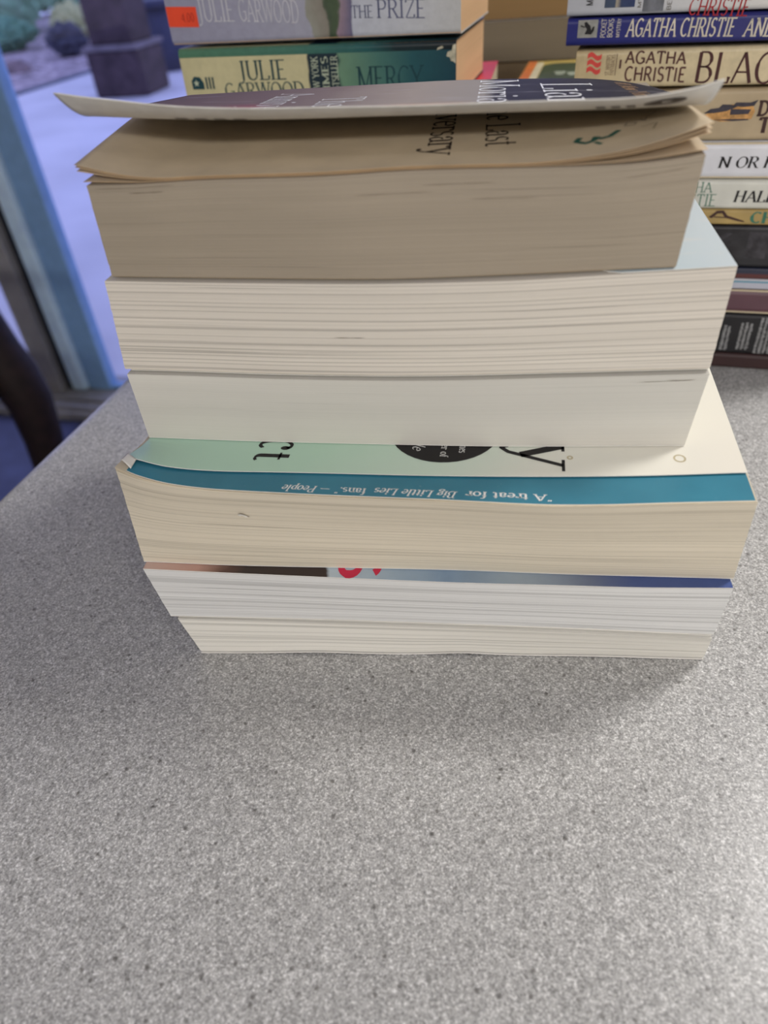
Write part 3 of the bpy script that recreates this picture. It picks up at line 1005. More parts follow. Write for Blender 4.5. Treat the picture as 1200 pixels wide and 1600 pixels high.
# --- B: sky-blue cover
bk = BOOK['B']
H = bk['z1'] - bk['z0']
r = book_root('B', 'thick paperback with a creased pale blue cover, second from the top of the front stack')
page_block(r, bk, page_mat('ridged_cream_pages', (216, 209, 197), 0.86, 0.9, 0.6), H - 0.0008, 0.0006, seed=5, wob=0.22)
m_sky = NT('pale_blue_cover_print', 0.3, 0.4)
vv_ = m_sky.coords()
cre = m_sky.ramp(m_sky.noise(m_sky.coords('Object', (22, 70, 1)), 1, 4, 0.6), [(0.55, (0, 0, 0)), (0.68, (255, 255, 255))])
m_sky.color(m_sky.mix(m_sky.ramp(m_sky.sep(vv_, 0), [(0.0, (96, 140, 160)), (0.03, (120, 160, 178)), (0.15, (176, 200, 212)), (0.2, (206, 218, 222))]), lin((226, 222, 214)), m_sky.math('MULTIPLY', cre, 0.8)))
m_sky = m_sky.m
def frontB(u):
    P = bk['top']
    v_ = lerp_poly(P, min(1, max(0, (u / MM - P[0][0]) / (P[-1][0] - P[0][0]))))[1] * MM
    k = min(1.0, max(0.0, (0.170 - u) / 0.012))
    return v_ + 0.006 * k * k * (3 - 2 * k)


sheet('front_cover', r, lambda u, v_: H - 0.0002, 0.0004, 0.2030, bk['D'] + 0.0006, [m_sky, m_inner], 0.0003, 60, 8, frontB)
flat_cover(r, bk, 0.0005, False, [m_cream_board, m_cream_board], 'back_cover', 'bot', dv=0.0004)
spine_panel(r, bk, 0, H - 0.0002, m_sky)

# --- A: top book with its cover lifted
bk = BOOK['A']
H = bk['z1'] - bk['z0']
ZA = bk['z0']
r = book_root('A', 'thick brown paged paperback on top of the front stack, its cover curled open')


def curlA(u, v_, w_):
    # the loose top of the block rises away from the fore-edge
    f = min(1.0, max(0.0, (v_ - 0.004) / 0.05))
    return (w_ ** 3) * 1.2 * MM * f


page_block(r, bk, page_mat('brown_aged_pages', (160, 149, 132), 0.84, 0.8), H - 0.0006, 0.0006, curlA, seed=6, wob=0.22)
flat_cover(r, bk, 0.0004, False, [m_aged_board, m_aged_board], 'back_cover', 'bot', dv=0.0006)
At = bk['top']


def frontA(u):
    return lerp_poly(At, min(1, max(0, (u / MM - At[0][0]) / (At[-1][0] - At[0][0]))))[1] * MM


EDGE = [(0.0, 54.9), (10, 53.1), (33, 50.0), (60, 47.9), (95, 46.7), (120, 46.0), (143, 45.3), (157, 44.9), (166, 45.2), (176, 46.6), (183, 48.6)]
FOLD = [(0.0, 46.0), (33, 43.6), (60, 42.4), (95, 41.6), (130, 40.8), (166, 39.9), (183, 39.6)]


def coverA(u, v_):
    t = min(1, max(0, u / 0.183))
    ze = lerp_poly(EDGE, t)[1] * MM
    zf = lerp_poly(FOLD, t)[1] * MM
    zs = 0.0359 - 0.0032 * max(0.0, (t - 0.55) / 0.45) ** 1.5 + 0.0012 * (1 - t) - 0.0022 * max(0.0, (t - 0.84) / 0.16) ** 2      # at the spine
    vf = 0.020
    lin_z = zf + (zs - zf) * max(0.0, (v_ - vf)) / (bk['D'] - vf)
    c = max(0.0, (vf - v_) / vf)
    return lin_z + (ze - zf) * c ** 2


def fly(lift, dl, dr):
    def z(u, v_):
        f = min(1.0, max(0.0, v_ / 0.06))
        base = H - 0.0005 + lift * MM + (1.2 + lift) * MM * f
        sl = max(0.0, (0.030 - u) / 0.030)
        sr_ = max(0.0, (u - 0.130) / 0.052)
        zz = base + dl * MM * sl ** 1.7 * (1 + 0.5 * f) + dr * MM * sr_ ** 1.9 * (1 - 0.45 * f)
        cap = coverA(u, v_) - (1.9 - lift) * MM          # the cover holds the sheets down towards the spine
        k = 0.0012
        return -k * math.log(math.exp(-zz / k) + math.exp(-cap / k))
    return z


m_fly = plain('aged_title_page', (202, 186, 160), 0.85, 0.1, 0.03, 70)
m_fly_edge = plain('aged_page_underside', (200, 168, 128), 0.85, 0.1, 0.03, 70)
flz = None
for i, (lift, dl, dr) in enumerate(((0.15, 0.6, 0.8), (0.45, 3.2, 4.6), (0.75, 4.0, 5.4), (1.05, 4.4, 6.4))):
    zf = fly(lift, dl, dr)
    u0 = -0.0005 - 0.0010 * (i > 0)
    fl = sheet('flyleaf', r, zf, u0, 0.1832, bk['D'] - 0.001, [m_fly, m_fly_edge], 0.00012, 90, 40, lambda u, i=i: frontA(u) + 0.0008 + 0.0002 * (3 - i))
    smooth_shade(fl)
    flz = zf
fl['label'] = 'title page with dark lettering and handwriting'
fm = lambda a, h: (h, -a, flz(h, -a) + 0.00008)
lettering('title_lettering', 'The Last', m_ink, fl, fm, (-0.067, -0.0150, 0.1225, 0.1330), thick=0.12, thin=0.05)
lettering('title_lettering', 'Anniversary', m_ink, fl, fm, (-0.084, -0.0085, 0.1050, 0.1160), thick=0.12, thin=0.05)


def pen(name, pts, wid, mat):
    vs, fs = [], []
    rs = []
    for p, q in zip(pts, pts[1:]):
        for k in range(5):
            rs.append((p[0] + (q[0] - p[0]) * k / 5, p[1] + (q[1] - p[1]) * k / 5))
    rs.append(pts[-1])
    for i, p in enumerate(rs):
        a, b = rs[max(0, i - 1)], rs[min(len(rs) - 1, i + 1)]
        dx, dy = b[0] - a[0], b[1] - a[1]
        L = math.hypot(dx, dy) or 1
        nx, ny = -dy / L * wid / 2, dx / L * wid / 2
        for s_ in (1, -1):
            u, v_ = p[0] + nx * s_, p[1] + ny * s_
            vs.append((u, v_, flz(u, v_) + 0.00008))
    for i in range(len(rs) - 1):
        fs.append((2 * i, 2 * i + 1, 2 * i + 3, 2 * i + 2))
    return link_mesh(name, vs, fs, mat, fl)


m_pen = plain('green_pen_ink', (52, 104, 92), 0.6, 0.2)
m_pencil = plain('pencil_lead', (150, 136, 116), 0.6, 0.2)
pen('handwriting', [(0.1500, 0.0150), (0.1485, 0.0115), (0.1510, 0.0085), (0.1535, 0.0105), (0.1540, 0.0135), (0.1555, 0.0110), (0.1580, 0.0120), (0.1610, 0.0165)], 0.0017, m_pen)
pen('handwriting', [(0.1535, 0.0085), (0.1550, 0.0055)], 0.0013, m_pen)
for q in ([(0.1640, 0.0230), (0.1630, 0.0200), (0.1655, 0.0190), (0.1665, 0.0215), (0.1640, 0.0230)], [(0.1680, 0.0250), (0.1688, 0.0215), (0.1700, 0.0260)], [(0.1705, 0.0265), (0.1735, 0.0310)], [(0.1670, 0.0155), (0.1715, 0.0170), (0.1695, 0.0110)]):
    pen('handwriting', q, 0.0005, m_pencil)

# the printed front cover, hinged at the spine and curling up at its free edge
mA = NT('dusk_photo_cover_print', 0.6, 0.1)
vv_ = mA.coords()
ux = mA.sep(vv_, 0)
wobA = mA.math('MULTIPLY', mA.math('SUBTRACT', mA.noise(vv_, 30, 4), 0.5), 0.03)
cA = mA.ramp(mA.math('DIVIDE', mA.math('ADD', ux, wobA), 0.183), [(0.0, (92, 72, 70)), (0.18, (110, 90, 86)), (0.35, (130, 114, 106)), (0.52, (164, 152, 140)), (0.64, (156, 148, 138))])
nav = mA.ramp(mA.noise(vv_, 60, 3), [(0.3, (42, 37, 38)), (0.7, (54, 50, 52))])
cA = mA.mix(cA, nav, mA.ramp(ux, [(0.1215, (0, 0, 0)), (0.1235, (255, 255, 255))]))
blot = mA.ramp(mA.noise(mA.coords('Object', (30, 90, 1)), 1, 3), [(0.60, (0, 0, 0)), (0.75, (255, 255, 255))])
cA = mA.mix(cA, lin((186, 182, 190)), mA.math('MULTIPLY', blot, 0.25))
# crimson coat low on the left, orange glow line along the middle
vy = mA.sep(vv_, 1)
inv = mA.ramp(vy, [(0.034, (255, 255, 255)), (0.056, (0, 0, 0))])
redm = mA.ramp(ux, [(0.028, (0, 0, 0)), (0.040, (255, 255, 255)), (0.046, (255, 255, 255)), (0.052, (0, 0, 0))])
cA = mA.mix(cA, lin((170, 40, 76)), mA.math('MULTIPLY', mA.math('MULTIPLY', inv, redm), 0.8))
inv2 = mA.ramp(vy, [(0.026, (255, 255, 255)), (0.040, (0, 0, 0))])
orm = mA.ramp(ux, [(0.082, (0, 0, 0)), (0.094, (255, 255, 255)), (0.112, (255, 255, 255)), (0.120, (0, 0, 0))])
cA = mA.mix(cA, lin((232, 160, 96)), mA.math('MULTIPLY', mA.math('MULTIPLY', inv2, orm), 0.9))
mA.color(cA)
cv = sheet('front_cover', r, coverA, -0.0008, 0.1834, bk['D'] + 0.0006, [mA.m, m_inner], 0.0003, 110, 60, lambda u: frontA(u) * 0.3 + 0.0)
smooth_shade(cv)
cv['label'] = 'dusky printed cover curled up at its free edge'
am = lambda a, h: (h, -a, coverA(h, -a) + 0.00010)
lettering('author_lettering', 'Liane', m_whiteink, cv, am, (-0.0860, -0.0060, 0.1415, 0.1590), thick=0.10, thin=0.035)
lettering('author_lettering', 'Moriarty', m_whiteink, cv, am, (-0.1000, 0.0000, 0.1195, 0.1335), thick=0.10, thin=0.035)
lettering('title_lettering', 'The Last', m_whiteink, cv, am, (-0.0640, -0.0050, 0.0650, 0.0800), thick=0.08, thin=0.03)
lettering('title_lettering', 'Anniversary', m_whiteink, cv, am, (-0.0850, 0.0000, 0.0440, 0.0575), thick=0.08, thin=0.03)
m_gold = plain('gold_ink', (196, 150, 84), 0.4, 0.4)
lettering('tagline_lettering', '#1 New York Times', m_gold, cv, am, (-0.0960, -0.0080, 0.1690, 0.1745), thick=0.10, thin=0.05, shear=0.15)
m_smudge = plain('faded_print', (120, 116, 112), 0.6, 0.2)
m_oval = plain('dark_oval_print', (70, 64, 62), 0.5, 0.3, 0.25, 400)


def inmap(a, h):
    eps = 1e-4
    z0 = coverA(a, h)
    nu_ = Vector((1, 0, (coverA(a + eps, h) - z0) / eps)).cross(Vector((0, 1, (coverA(a, h + eps) - z0) / eps))).normalized()
    return tuple(Vector((a, h, z0)) - nu_ * 0.00042)


disc('inside_print', m_oval, cv, inmap, (0.1702, 0.0042), 0.0055, 0.0024)
polyprint('inside_print', m_smudge, cv, inmap, [[(0.1520 + k * 0.0040, 0.0040), (0.1545 + k * 0.0040, 0.0040), (0.1553 + k * 0.0040, 0.0070), (0.1530 + k * 0.0040, 0.0070)] for k in range(3)])
polyprint('inside_print', m_smudge, cv, inmap, [[(0.030 + k * 0.006, 0.0085), (0.0335 + k * 0.006, 0.0085), (0.0342 + k * 0.006, 0.0105), (0.0300 + k * 0.006, 0.0105)] for k in range(4)])
bm = bmesh.new()
ns = 24
cols = []
for k in range(ns + 1):
    u = -0.0006 + 0.1838 * k / ns
    zt_ = coverA(min(u, 0.1830), bk['D']) - 0.0003
    cols.append([bm.verts.new(p) for p in ((u, bk['D'] + 0.0001, 0), (u, bk['D'] + 0.0007, 0), (u, bk['D'] + 0.0007, zt_), (u, bk['D'] + 0.0001, zt_))])
for c0_, c1_ in zip(cols, cols[1:]):
    for k in range(4):
        bm.faces.new((c0_[k], c0_[(k + 1) % 4], c1_[(k + 1) % 4], c1_[k]))
bm.faces.new(cols[0][::-1])
bm.faces.new(cols[-1])
from_bm('spine', bm, mA.m, r)

# flat dark strips on the page edges, painting the shade between gaping pages
m_gap_shade = plain('painted_gap_shade', (104, 92, 78), 0.9, 0.05)


def gap_shade(root, key, u0, u1, fr, hgt, tilt=0.0):
    bk_ = BOOK[key]
    H_ = bk_['z1'] - bk_['z0']
    up_, dn_ = [], []
    for k in range(13):
        t = k / 12
        u = u0 + (u1 - u0) * t
        vals = []
        for nm in ('bot', 'top'):
            P = bk_[nm]
            vals.append(lerp_poly(P, min(1, max(0, (u - P[0][0]) / (P[-1][0] - P[0][0]))))[1])
        w_ = fr + tilt * t
        v_ = (vals[0] + (vals[1] - vals[0]) * w_) * MM - 0.00022
        z_ = H_ * w_
        d = 0.7 * hgt * math.sin(math.pi * t) ** 0.8 * MM * (0.7 + 0.3 * math.sin(9 * t))
        up_.append((u * MM, v_, z_ + d / 2))
        dn_.append((u * MM, v_, z_ - d / 2))
    vs = up_ + dn_
    return link_mesh('gap_shade_strip', vs, [(k, k + 1, 14 + k, 13 + k) for k in range(12)], m_gap_shade, root)


roots = {o.get('label', '')[:24]: o for o in COL.objects if o.get('category') == 'book'}
rA = next(o for k, o in roots.items() if k.startswith('thick brown paged'))
rB = next(o for k, o in roots.items() if k.startswith('thick paperback with a cr'[:24]))
rC = next(o for k, o in roots.items() if k.startswith('plain greyish'))
gap_shade(rA, 'A', 14, 26, 0.90, 0.35)
gap_shade(rA, 'A', 2, 30, 0.945, 0.25, 0.01)
gap_shade(rA, 'A', 104, 126, 0.86, 0.22, 0.01)
gap_shade(rA, 'A', 84, 108, 0.80, 0.20)
gap_shade(rA, 'A', 118, 138, 0.73, 0.22)
gap_shade(rA, 'A', 160, 179, 0.87, 0.25, 0.03)
gap_shade(rB, 'B', 79, 90, 0.43, 0.35)
gap_shade(rC, 'C', 181, 199, 0.885, 0.30, 0.01)
gap_shade(rC, 'C', 190, 200, 0.90, 0.25)

# ------------------------------------------------------------------ books whose spines face the viewer
m_pagec = page_mat('plain_cream_pages', (206, 192, 164), 0.86, 0.9)
m_pageo = page_mat('orange_tinted_page_ends', (222, 184, 142), 0.90, 0.6)


def spine_book(root_kw, L, T, D, mat_cover, mat_pages, rr=0.0025, hard=False):
    """local frame: x along the spine, y into the stack, z up; spine at y = 0"""
    t = thing(*root_kw[0], **root_kw[1])
    th = 0.0006 if not hard else 0.0022
    ov = 0.0 if not hard else 0.003
    prof = [(D + ov, T)]
    for k in range(9):
        a = math.pi / 2 * k / 8
        prof.append((rr - rr * math.sin(a), T - rr + rr * math.cos(a)))
    for k in range(9):
        a = math.pi / 2 * k / 8
        prof.append((rr - rr * math.cos(a), rr - rr * math.sin(a)))
    prof.append((D + ov, 0))
    inner = []
    n = len(prof)
    for i, (y, z) in enumerate(prof):
        a, b = prof[max(0, i - 1)], prof[min(n - 1, i + 1)]
        dy, dz = b[0] - a[0], b[1] - a[1]
        q = math.hypot(dy, dz)
        inner.append((y - dz / q * th, z + dy / q * th))
    vs, fs = [], []
    nx = 24
    for i in range(nx + 1):
        x = L * i / nx
        for y, z in prof:
            vs.append((x, y, z))
        for y, z in inner:
            vs.append((x, y, z))
    S_ = 2 * n
    for i in range(nx):
        for k in range(n - 1):
            fs.append((i * S_ + k, i * S_ + k + 1, (i + 1) * S_ + k + 1, (i + 1) * S_ + k))
            fs.append((i * S_ + n + k + 1, i * S_ + n + k, (i + 1) * S_ + n + k, (i + 1) * S_ + n + k + 1))
        for k in (0, n - 1):
            fs.append((i * S_ + k, i * S_ + n + k, (i + 1) * S_ + n + k, (i + 1) * S_ + k))
    for i in (0, nx):
        for k in range(n - 1):
            fs.append((i * S_ + k, i * S_ + k + 1, i * S_ + n + k + 1, i * S_ + n + k))
    bm = bmesh.new()
    bvs = [bm.verts.new(v_) for v_ in vs]
    for f in fs:
        bm.faces.new([bvs[k] for k in f])
    cov = from_bm('cover', bm, mat_cover, t)
    # page block
    e = 0.0004 if not hard else 0.003
    pv, pf, uv = [], [], []
    for (z, w_) in ((th + 0.0001, 0), (T - th - 0.0001, 1)):
        for (x, y, uu) in ((e, th + 0.0002, 0), (L - e, th + 0.0002, L), (L - e, D, L + D), (e, D, 2 * L + D)):
            pv.append((x, y, z))
            uv.append((uu, w_ * T))
    pf = [(3, 2, 1, 0), (4, 5, 6, 7), (0, 1, 5, 4), (1, 2, 6, 5), (2, 3, 7, 6), (3, 0, 4, 7)]
    link_mesh('page_block', pv, pf, mat_pages, t, False, uv)
    return t, cov


YR = math.radians(-20)
REF = Vector((0.2276, 0.4049, 0))
DR = Vector((math.cos(YR), math.sin(YR), 0))


def rbook(label, s0, L, z0, T, mat, pages=None, tilt=0.0, D=0.106, rr=0.0025, hard=False, dn=0.0, name='paperback_book'):
    loc = REF + DR * s0 + Vector((-math.sin(YR), math.cos(YR), 0)) * dn
    pages = pages or m_pagec
    return spine_book(((name, label, 'book'), dict(loc=(loc.x, loc.y, z0), rot=(0, tilt, YR))), L, T, D, mat, pages, rr, hard)


def spine_map(z_off=0.00015):
    return lambda a, h: (a, -z_off, h)


SM = spine_map()


def R2(s0, z0, tilt=0.0):
    """stack coordinates (s, z in mm) -> book local"""
    def f(a, h):
        ds, dz = a * MM - s0, h * MM - z0
        ct_, st_ = math.cos(tilt), math.sin(tilt)
        return (ds * ct_ - dz * st_, -0.00015, ds * st_ + dz * ct_)
    return f


# bottom upwards, right stack
m_brown = plain('dark_brown_spine', (58, 40, 40), 0.5, 0.3)
rbook('dark brown slim book at the bottom of the right stack, on the counter', -0.100, 0.190, 0.0, 0.0103, m_brown, D=0.125)
m_blk = plain('black_spine', (24, 23, 26), 0.45, 0.35)
t, cv = rbook('black book with columns of small white spine text, near the bottom of the right stack', -0.104, 0.190, 0.0104, 0.0268, m_blk, D=0.125)
m_wtxt = plain('greyed_white_ink', (150, 150, 150), 0.6, 0.2)
f = R2(-0.104, 0.0104)
for c0, zlo, zhi, rows in ((-3.5, 13, 30, 2), (6.0, 14, 32.5, 3), (16.5, 12, 36, 4), (29, 12, 35, 3)):
    polys = []
    for rw in range(rows):
        x0 = c0 + rw * 2.6
        z = zlo
        while z < zhi - 0.8:
            hh = random.uniform(0.55, 0.9)
            xa, xb = x0 + random.uniform(0, 0.35), x0 + random.uniform(1.3, 2.1)
            polys.append([(xa, z), (xb, z + random.uniform(-0.1, 0.1)), (xb, z + hh), (xa, z + hh)])
            z += hh + random.uniform(0.25, 0.5)
    polyprint('spine_text_column', m_wtxt, cv, f, polys)
m_mar = plain('maroon_spine', (88, 56, 66), 0.35, 0.5)
rbook('plain maroon book above the black book with white text in the right stack', -0.106, 0.190, 0.0373, 0.0158, m_mar, D=0.120, rr=0.004)
mwb = span_mat('white_spine_with_blue_line', [(0.0, (176, 178, 190)), (0.62, (190, 192, 202)), (0.64, (92, 140, 160)), (0.8, (92, 140, 160)), (0.82, (180, 180, 188))], 0.0, 0.0062, axis=2, interp='CONSTANT')
rbook('slim white book with a blue line, just above the maroon book', -0.104, 0.185, 0.0532, 0.0062, mwb, D=0.112, rr=0.001)
mrd = span_mat('navy_spine_with_red_band', [(0.0, (84, 42, 40)), (0.45, (84, 42, 40)), (0.47, (38, 42, 60)), (1.0, (34, 36, 50))], 0.0, 0.0066, axis=2, interp='CONSTANT')
rbook('slim navy book with a dark red lower band in the right stack', -0.104, 0.185, 0.0595, 0.0064, mrd, D=0.112, rr=0.001)
m_blk2 = span_mat('black_photo_spine', [(0.0, (20, 18, 22)), (0.56, (22, 20, 24)), (0.60, (32, 32, 36)), (0.75, (28, 26, 30)), (1.0, (26, 24, 28))], 0.0, 0.18, mottle=((60, 58, 62), (60, 1, 120), 0.4))
t, cv = rbook('black book with dim grey picture on its spine, under the slim gold book', -0.108, 0.182, 0.0660, 0.0246, m_blk2)
f = R2(-0.108, 0.066)
m_dim = plain('dim_grey_print', (52, 50, 54), 0.5, 0.3, 0.4, 160)
polyprint('spine_picture', m_dim, cv, f, [[(-2, 72), (9, 72), (9, 87), (-2, 87)]])
polyprint('spine_picture', m_dim, cv, f, [[(-21, 80), (-16, 82), (-11, 86), (-14, 86.5), (-20, 83)], [(-18, 77), (-11, 80), (-10, 82), (-16, 80)]])
m_gld = plain('gold_tan_spine', (170, 146, 92), 0.45, 0.35, 0.08)
t, cv = rbook('slim gold spined paperback with dark swash figure and green letters', -0.110, 0.178, 0.0908, 0.0084, m_gld, rr=0.0015)
f = R2(-0.110, 0.0908)
m_grn = plain('green_ink', (62, 116, 96), 0.5, 0.3)
m_dkb = plain('dark_brown_ink', (66, 42, 38), 0.5, 0.3)
lettering('author_lettering', 'CHRISTIE', m_grn, cv, f, (-3.5, 36, 92.3, 98.0), thick=0.24, thin=0.10)
polyprint('spine_emblem', m_dkb, cv, f, [[(-26, 95), (-22, 98.6), (-18.5, 98.8), (-16, 96), (-7, 93.3), (-6, 92.4), (-10, 93), (-17, 94.8), (-19, 97.2), (-21.5, 97), (-24, 94.4)], [(-23, 94.8), (-16, 94.6), (-16, 95.2), (-23, 95.4)]])
m_gw = plain('greenish_white_spine', (204, 204, 194), 0.4, 0.4, 0.04)
t, cv = rbook('off white paperback spine with green author name and HALL title', -0.110, 0.178, 0.0993, 0.0157, m_gw)
f = R2(-0.110, 0.0993)
lettering('author_lettering', 'AGATHA', m_grn, cv, f, (-54.0, -27.0, 108.6, 113.8), thick=0.10, thin=0.06, serif=True)
lettering('author_lettering', 'CHRISTIE', m_grn, cv, f, (-55.0, -23.6, 101.2, 107.4), thick=0.10, thin=0.06)
lettering('title_lettering', "HALLOWE'EN", m_black, cv, f, (-14.8, 38, 103.6, 109.4), thick=0.18, thin=0.06, shear=0.1)
m_ws = plain('cool_white_spine', (212, 213, 218), 0.35, 0.45, 0.03)
t, cv = rbook('cool white paperback spine reading N OR M', -0.110, 0.178, 0.1152, 0.0194, m_ws, rr=0.004)
f = R2(-0.110, 0.1152)
lettering('title_lettering', 'N OR M?', m_black, cv, f, (-26.6, 8.0, 121.5, 127.0), thick=0.17, thin=0.05, shear=0.1)
m_tan = plain('tan_spine', (176, 158, 128), 0.45, 0.35, 0.05)
t, cv = rbook('tan paperback spine with small house illustration, below the cream one in the right stack', -0.110, 0.178, 0.1350, 0.0246, m_tan)
f = R2(-0.110, 0.1350)
m_grn2 = plain('faded_green_ink', (126, 140, 104), 0.5, 0.3)
lettering('author_lettering', 'Agatha', m_grn2, cv, f, (-66, -43.0, 148.2, 151.8), thick=0.12, thin=0.08)
lettering('author_lettering', 'Christie', m_grn2, cv, f, (-66, -42.0, 143.2, 146.8), thick=0.12, thin=0.08)
m_ill1 = plain('dark_roof_print', (58, 54, 62), 0.5, 0.3, 0.15, 300)
m_ill2 = plain('ochre_wall_print', (186, 140, 84), 0.5, 0.3, 0.2, 300)
polyprint('spine_illustration', m_ill2, cv, f, [[(-39, 147.5), (-34, 150), (-27, 150.5), (-26, 152.5), (-16, 152.6), (-14, 149), (-15, 145.5), (-24, 144.6), (-30, 144.4), (-37, 146)]])
f2 = lambda a, h: tuple(Vector(f(a, h)) + Vector((0, -0.00008, 0)))
polyprint('spine_illustration', m_ill1, cv, f2, [[(-39, 148.5), (-36, 150.6), (-32, 151), (-30.5, 152.6), (-26, 152.4), (-23, 151.4), (-28, 149.4), (-34, 148.6)], [(-25.5, 151.8), (-24, 153.4), (-17, 153.2), (-13.5, 154.4), (-15, 151.6), (-20, 151.2)], [(-26, 150.4), (-16, 150), (-17, 147.8), (-26, 147.6)], [(-34, 145.4), (-24, 144.6), (-16, 145), (-17, 145.6), (-28, 145.6)]])
lettering('title_lettering', 'D', m_dkb, cv, f, (-12.6, -7.4, 147.1, 153.6), thick=0.24, thin=0.16)
lettering('title_lettering', 'T', m_dkb, cv, f, (-10.8, -5.2, 139.2, 145.8), thick=0.24, thin=0.16)
TI = 0.016
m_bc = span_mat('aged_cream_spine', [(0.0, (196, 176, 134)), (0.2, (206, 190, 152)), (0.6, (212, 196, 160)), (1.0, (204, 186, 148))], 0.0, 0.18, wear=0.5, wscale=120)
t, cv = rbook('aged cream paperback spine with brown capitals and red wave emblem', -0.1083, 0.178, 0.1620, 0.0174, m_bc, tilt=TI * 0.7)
f = R2(-0.1083, 0.1620, 0)
m_brn = plain('brown_ink', (84, 50, 46), 0.5, 0.3)
m_brk = plain('dark_maroon_ink', (70, 34, 34), 0.5, 0.3)


def tl_(z_l, z_r, s_l, s_r, base):
    """a run of print whose baseline drifts from z_l to z_r"""
    return lambda a, h: base(a, h + z_l + (z_r - z_l) * (a - s_l) / (s_r - s_l))


lettering('author_lettering', 'AGATHA', m_brn, cv, tl_(173.3, 172.2, -82.5, -52, f), (-82.9, -52.4, 0, 5.4), thick=0.16, thin=0.14, serif=False)
lettering('author_lettering', 'CHRISTIE', m_brn, cv, tl_(165.4, 164.3, -82.5, -52, f), (-82.3, -51.4, 0, 6.3), thick=0.16, thin=0.14, serif=False)
lettering('title_lettering', 'BLACK COFFEE', m_brk, cv, tl_(164.0, 162.8, -47, -12, f), (-47.4, 62, 0, 13.4), thick=0.13, thin=0.06, serif=False)
m_redw = plain('red_emblem_ink', (206, 74, 66), 0.5, 0.3)
wv = []
for j in range(3):
    zc = 170.2 + j * 3.2
    up_ = [(-102.3 + 7.2 * k / 16, zc + 1.3 + 0.9 * math.sin(k / 16 * 2 * math.pi)) for k in range(17)]
    dn_ = [(x, z - 2.2) for x, z in up_][::-1]
    wv += [[up_[k], up_[k + 1], dn_[15 - k], dn_[16 - k]] for k in range(16)]
polyprint('publisher_emblem', m_redw, cv, f, wv)
rot = lambda base: (lambda a, h: base(h, a))         # text running up the spine's height
rotm = lambda base: (lambda a, h: base(-h, a))
lettering('publisher_lettering', "ST. MARTIN'S", m_brn, cv, rotm(f), (168.0, 177.4, 90.6, 92.4), thick=0.10, thin=0.08)
lettering('publisher_lettering', 'PAPERBACKS', m_brn, cv, rotm(f), (168.0, 177.4, 88.2, 90.0), thick=0.10, thin=0.08)
polyprint('publisher_lettering', m_brn, cv, f, [[(-87.4, 167.8), (-87.1, 167.8), (-87.1, 177.6), (-87.4, 177.6)], [(-85.6, 171), (-84.6, 171), (-84.6, 175), (-85.6, 175)]])
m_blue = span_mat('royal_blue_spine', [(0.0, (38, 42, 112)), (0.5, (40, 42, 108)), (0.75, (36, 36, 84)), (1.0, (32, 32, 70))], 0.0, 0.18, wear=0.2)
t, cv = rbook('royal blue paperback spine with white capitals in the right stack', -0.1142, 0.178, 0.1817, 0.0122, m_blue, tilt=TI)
f0 = R2(-0.1142, 0.1817, 0)
f = f0
m_cream = plain('cream_ink', (206, 198, 180), 0.5, 0.3)
lettering('author_lettering', 'AGATHA CHRISTIE', m_cream, cv, tl_(185.6, 184.3, -84, -31, f), (-84.0, -31.4, 0, 7.4), thick=0.16, thin=0.09, serif=True, shear=0.12)
lettering('title_lettering', 'AND THEN', m_cream, cv, tl_(184.2, 183.4, -28, -1, f), (-27.6, 6, 0, 7.2), thick=0.16, thin=0.09, serif=True, shear=0.12)
m_logo = plain('grey_logo_panel', (146, 146, 140), 0.5, 0.3, 0.1, 200)
lg = patch('publisher_emblem', m_logo, cv, f, (-108.6, -98.6, 185.4, 193.2), 2, 2)
fe = lambda a, h: tuple(Vector(f(a, h)) + Vector((0, -0.00008, 0)))
polyprint('emblem_figure', m_black, lg, fe, [[(-105.0, 187.0), (-101.6, 186.8), (-100.4, 188.4), (-100.2, 190.4), (-101.2, 190.0), (-101.8, 188.6), (-102.4, 190.6), (-103.6, 191.6), (-104.4, 192.4), (-105.6, 192.0), (-105.2, 190.4), (-104.0, 189.2)], [(-107.4, 190.4), (-105.2, 189.8), (-105.2, 190.3), (-107.2, 191.0)]])
for s, x0 in (('POCKET', -96.8), ('BOOKS', -93.3), ('MYSTERY', -89.6)):
    lettering('publisher_lettering', s, m_cream, cv, rotm(f), (185.2, 193.4, -x0 - 2.4, -x0 - (0.0 if x0 < -92 else 0.6)), thick=0.13, thin=0.11, serif=False)
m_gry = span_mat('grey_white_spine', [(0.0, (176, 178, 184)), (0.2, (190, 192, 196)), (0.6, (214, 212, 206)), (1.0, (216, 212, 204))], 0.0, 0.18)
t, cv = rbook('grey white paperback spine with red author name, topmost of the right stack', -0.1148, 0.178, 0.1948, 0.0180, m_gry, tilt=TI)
f = R2(-0.1148, 0.1948, 0)
m_rdk = plain('dark_red_ink', (160, 34, 40), 0.5, 0.3)
lettering('author_lettering', 'AGATHA', m_rdk, cv, tl_(202.4, 201.0, -55, -27, f), (-55.0, -30, 0, 6.0), thick=0.13, thin=0.08, shear=0.12)
lettering('author_lettering', 'CHRISTIE', m_rdk, cv, tl_(193.9, 192.5, -55, -27, f), (-55.4, -26.6, 0, 6.6), thick=0.13, thin=0.08, shear=0.12)
m_pic = span_mat('small_spine_picture', [(0.0, (62, 74, 96)), (0.35, (64, 78, 104)), (0.40, (170, 160, 140)), (0.55, (50, 62, 96)), (1.0, (44, 58, 100))], 0.0185, 0.0335, wear=0.5, wscale=500)
patch('spine_picture', m_pic, cv, f, (-96.2, -81.4, 198.0, 209.0), 2, 2)
m_gp = plain('grey_spine_panel', (104, 106, 112), 0.5, 0.3, 0.15, 200)
patch('spine_panel', m_gp, cv, f, (-77.4, -67.4, 195.9, 209.0), 2, 2)
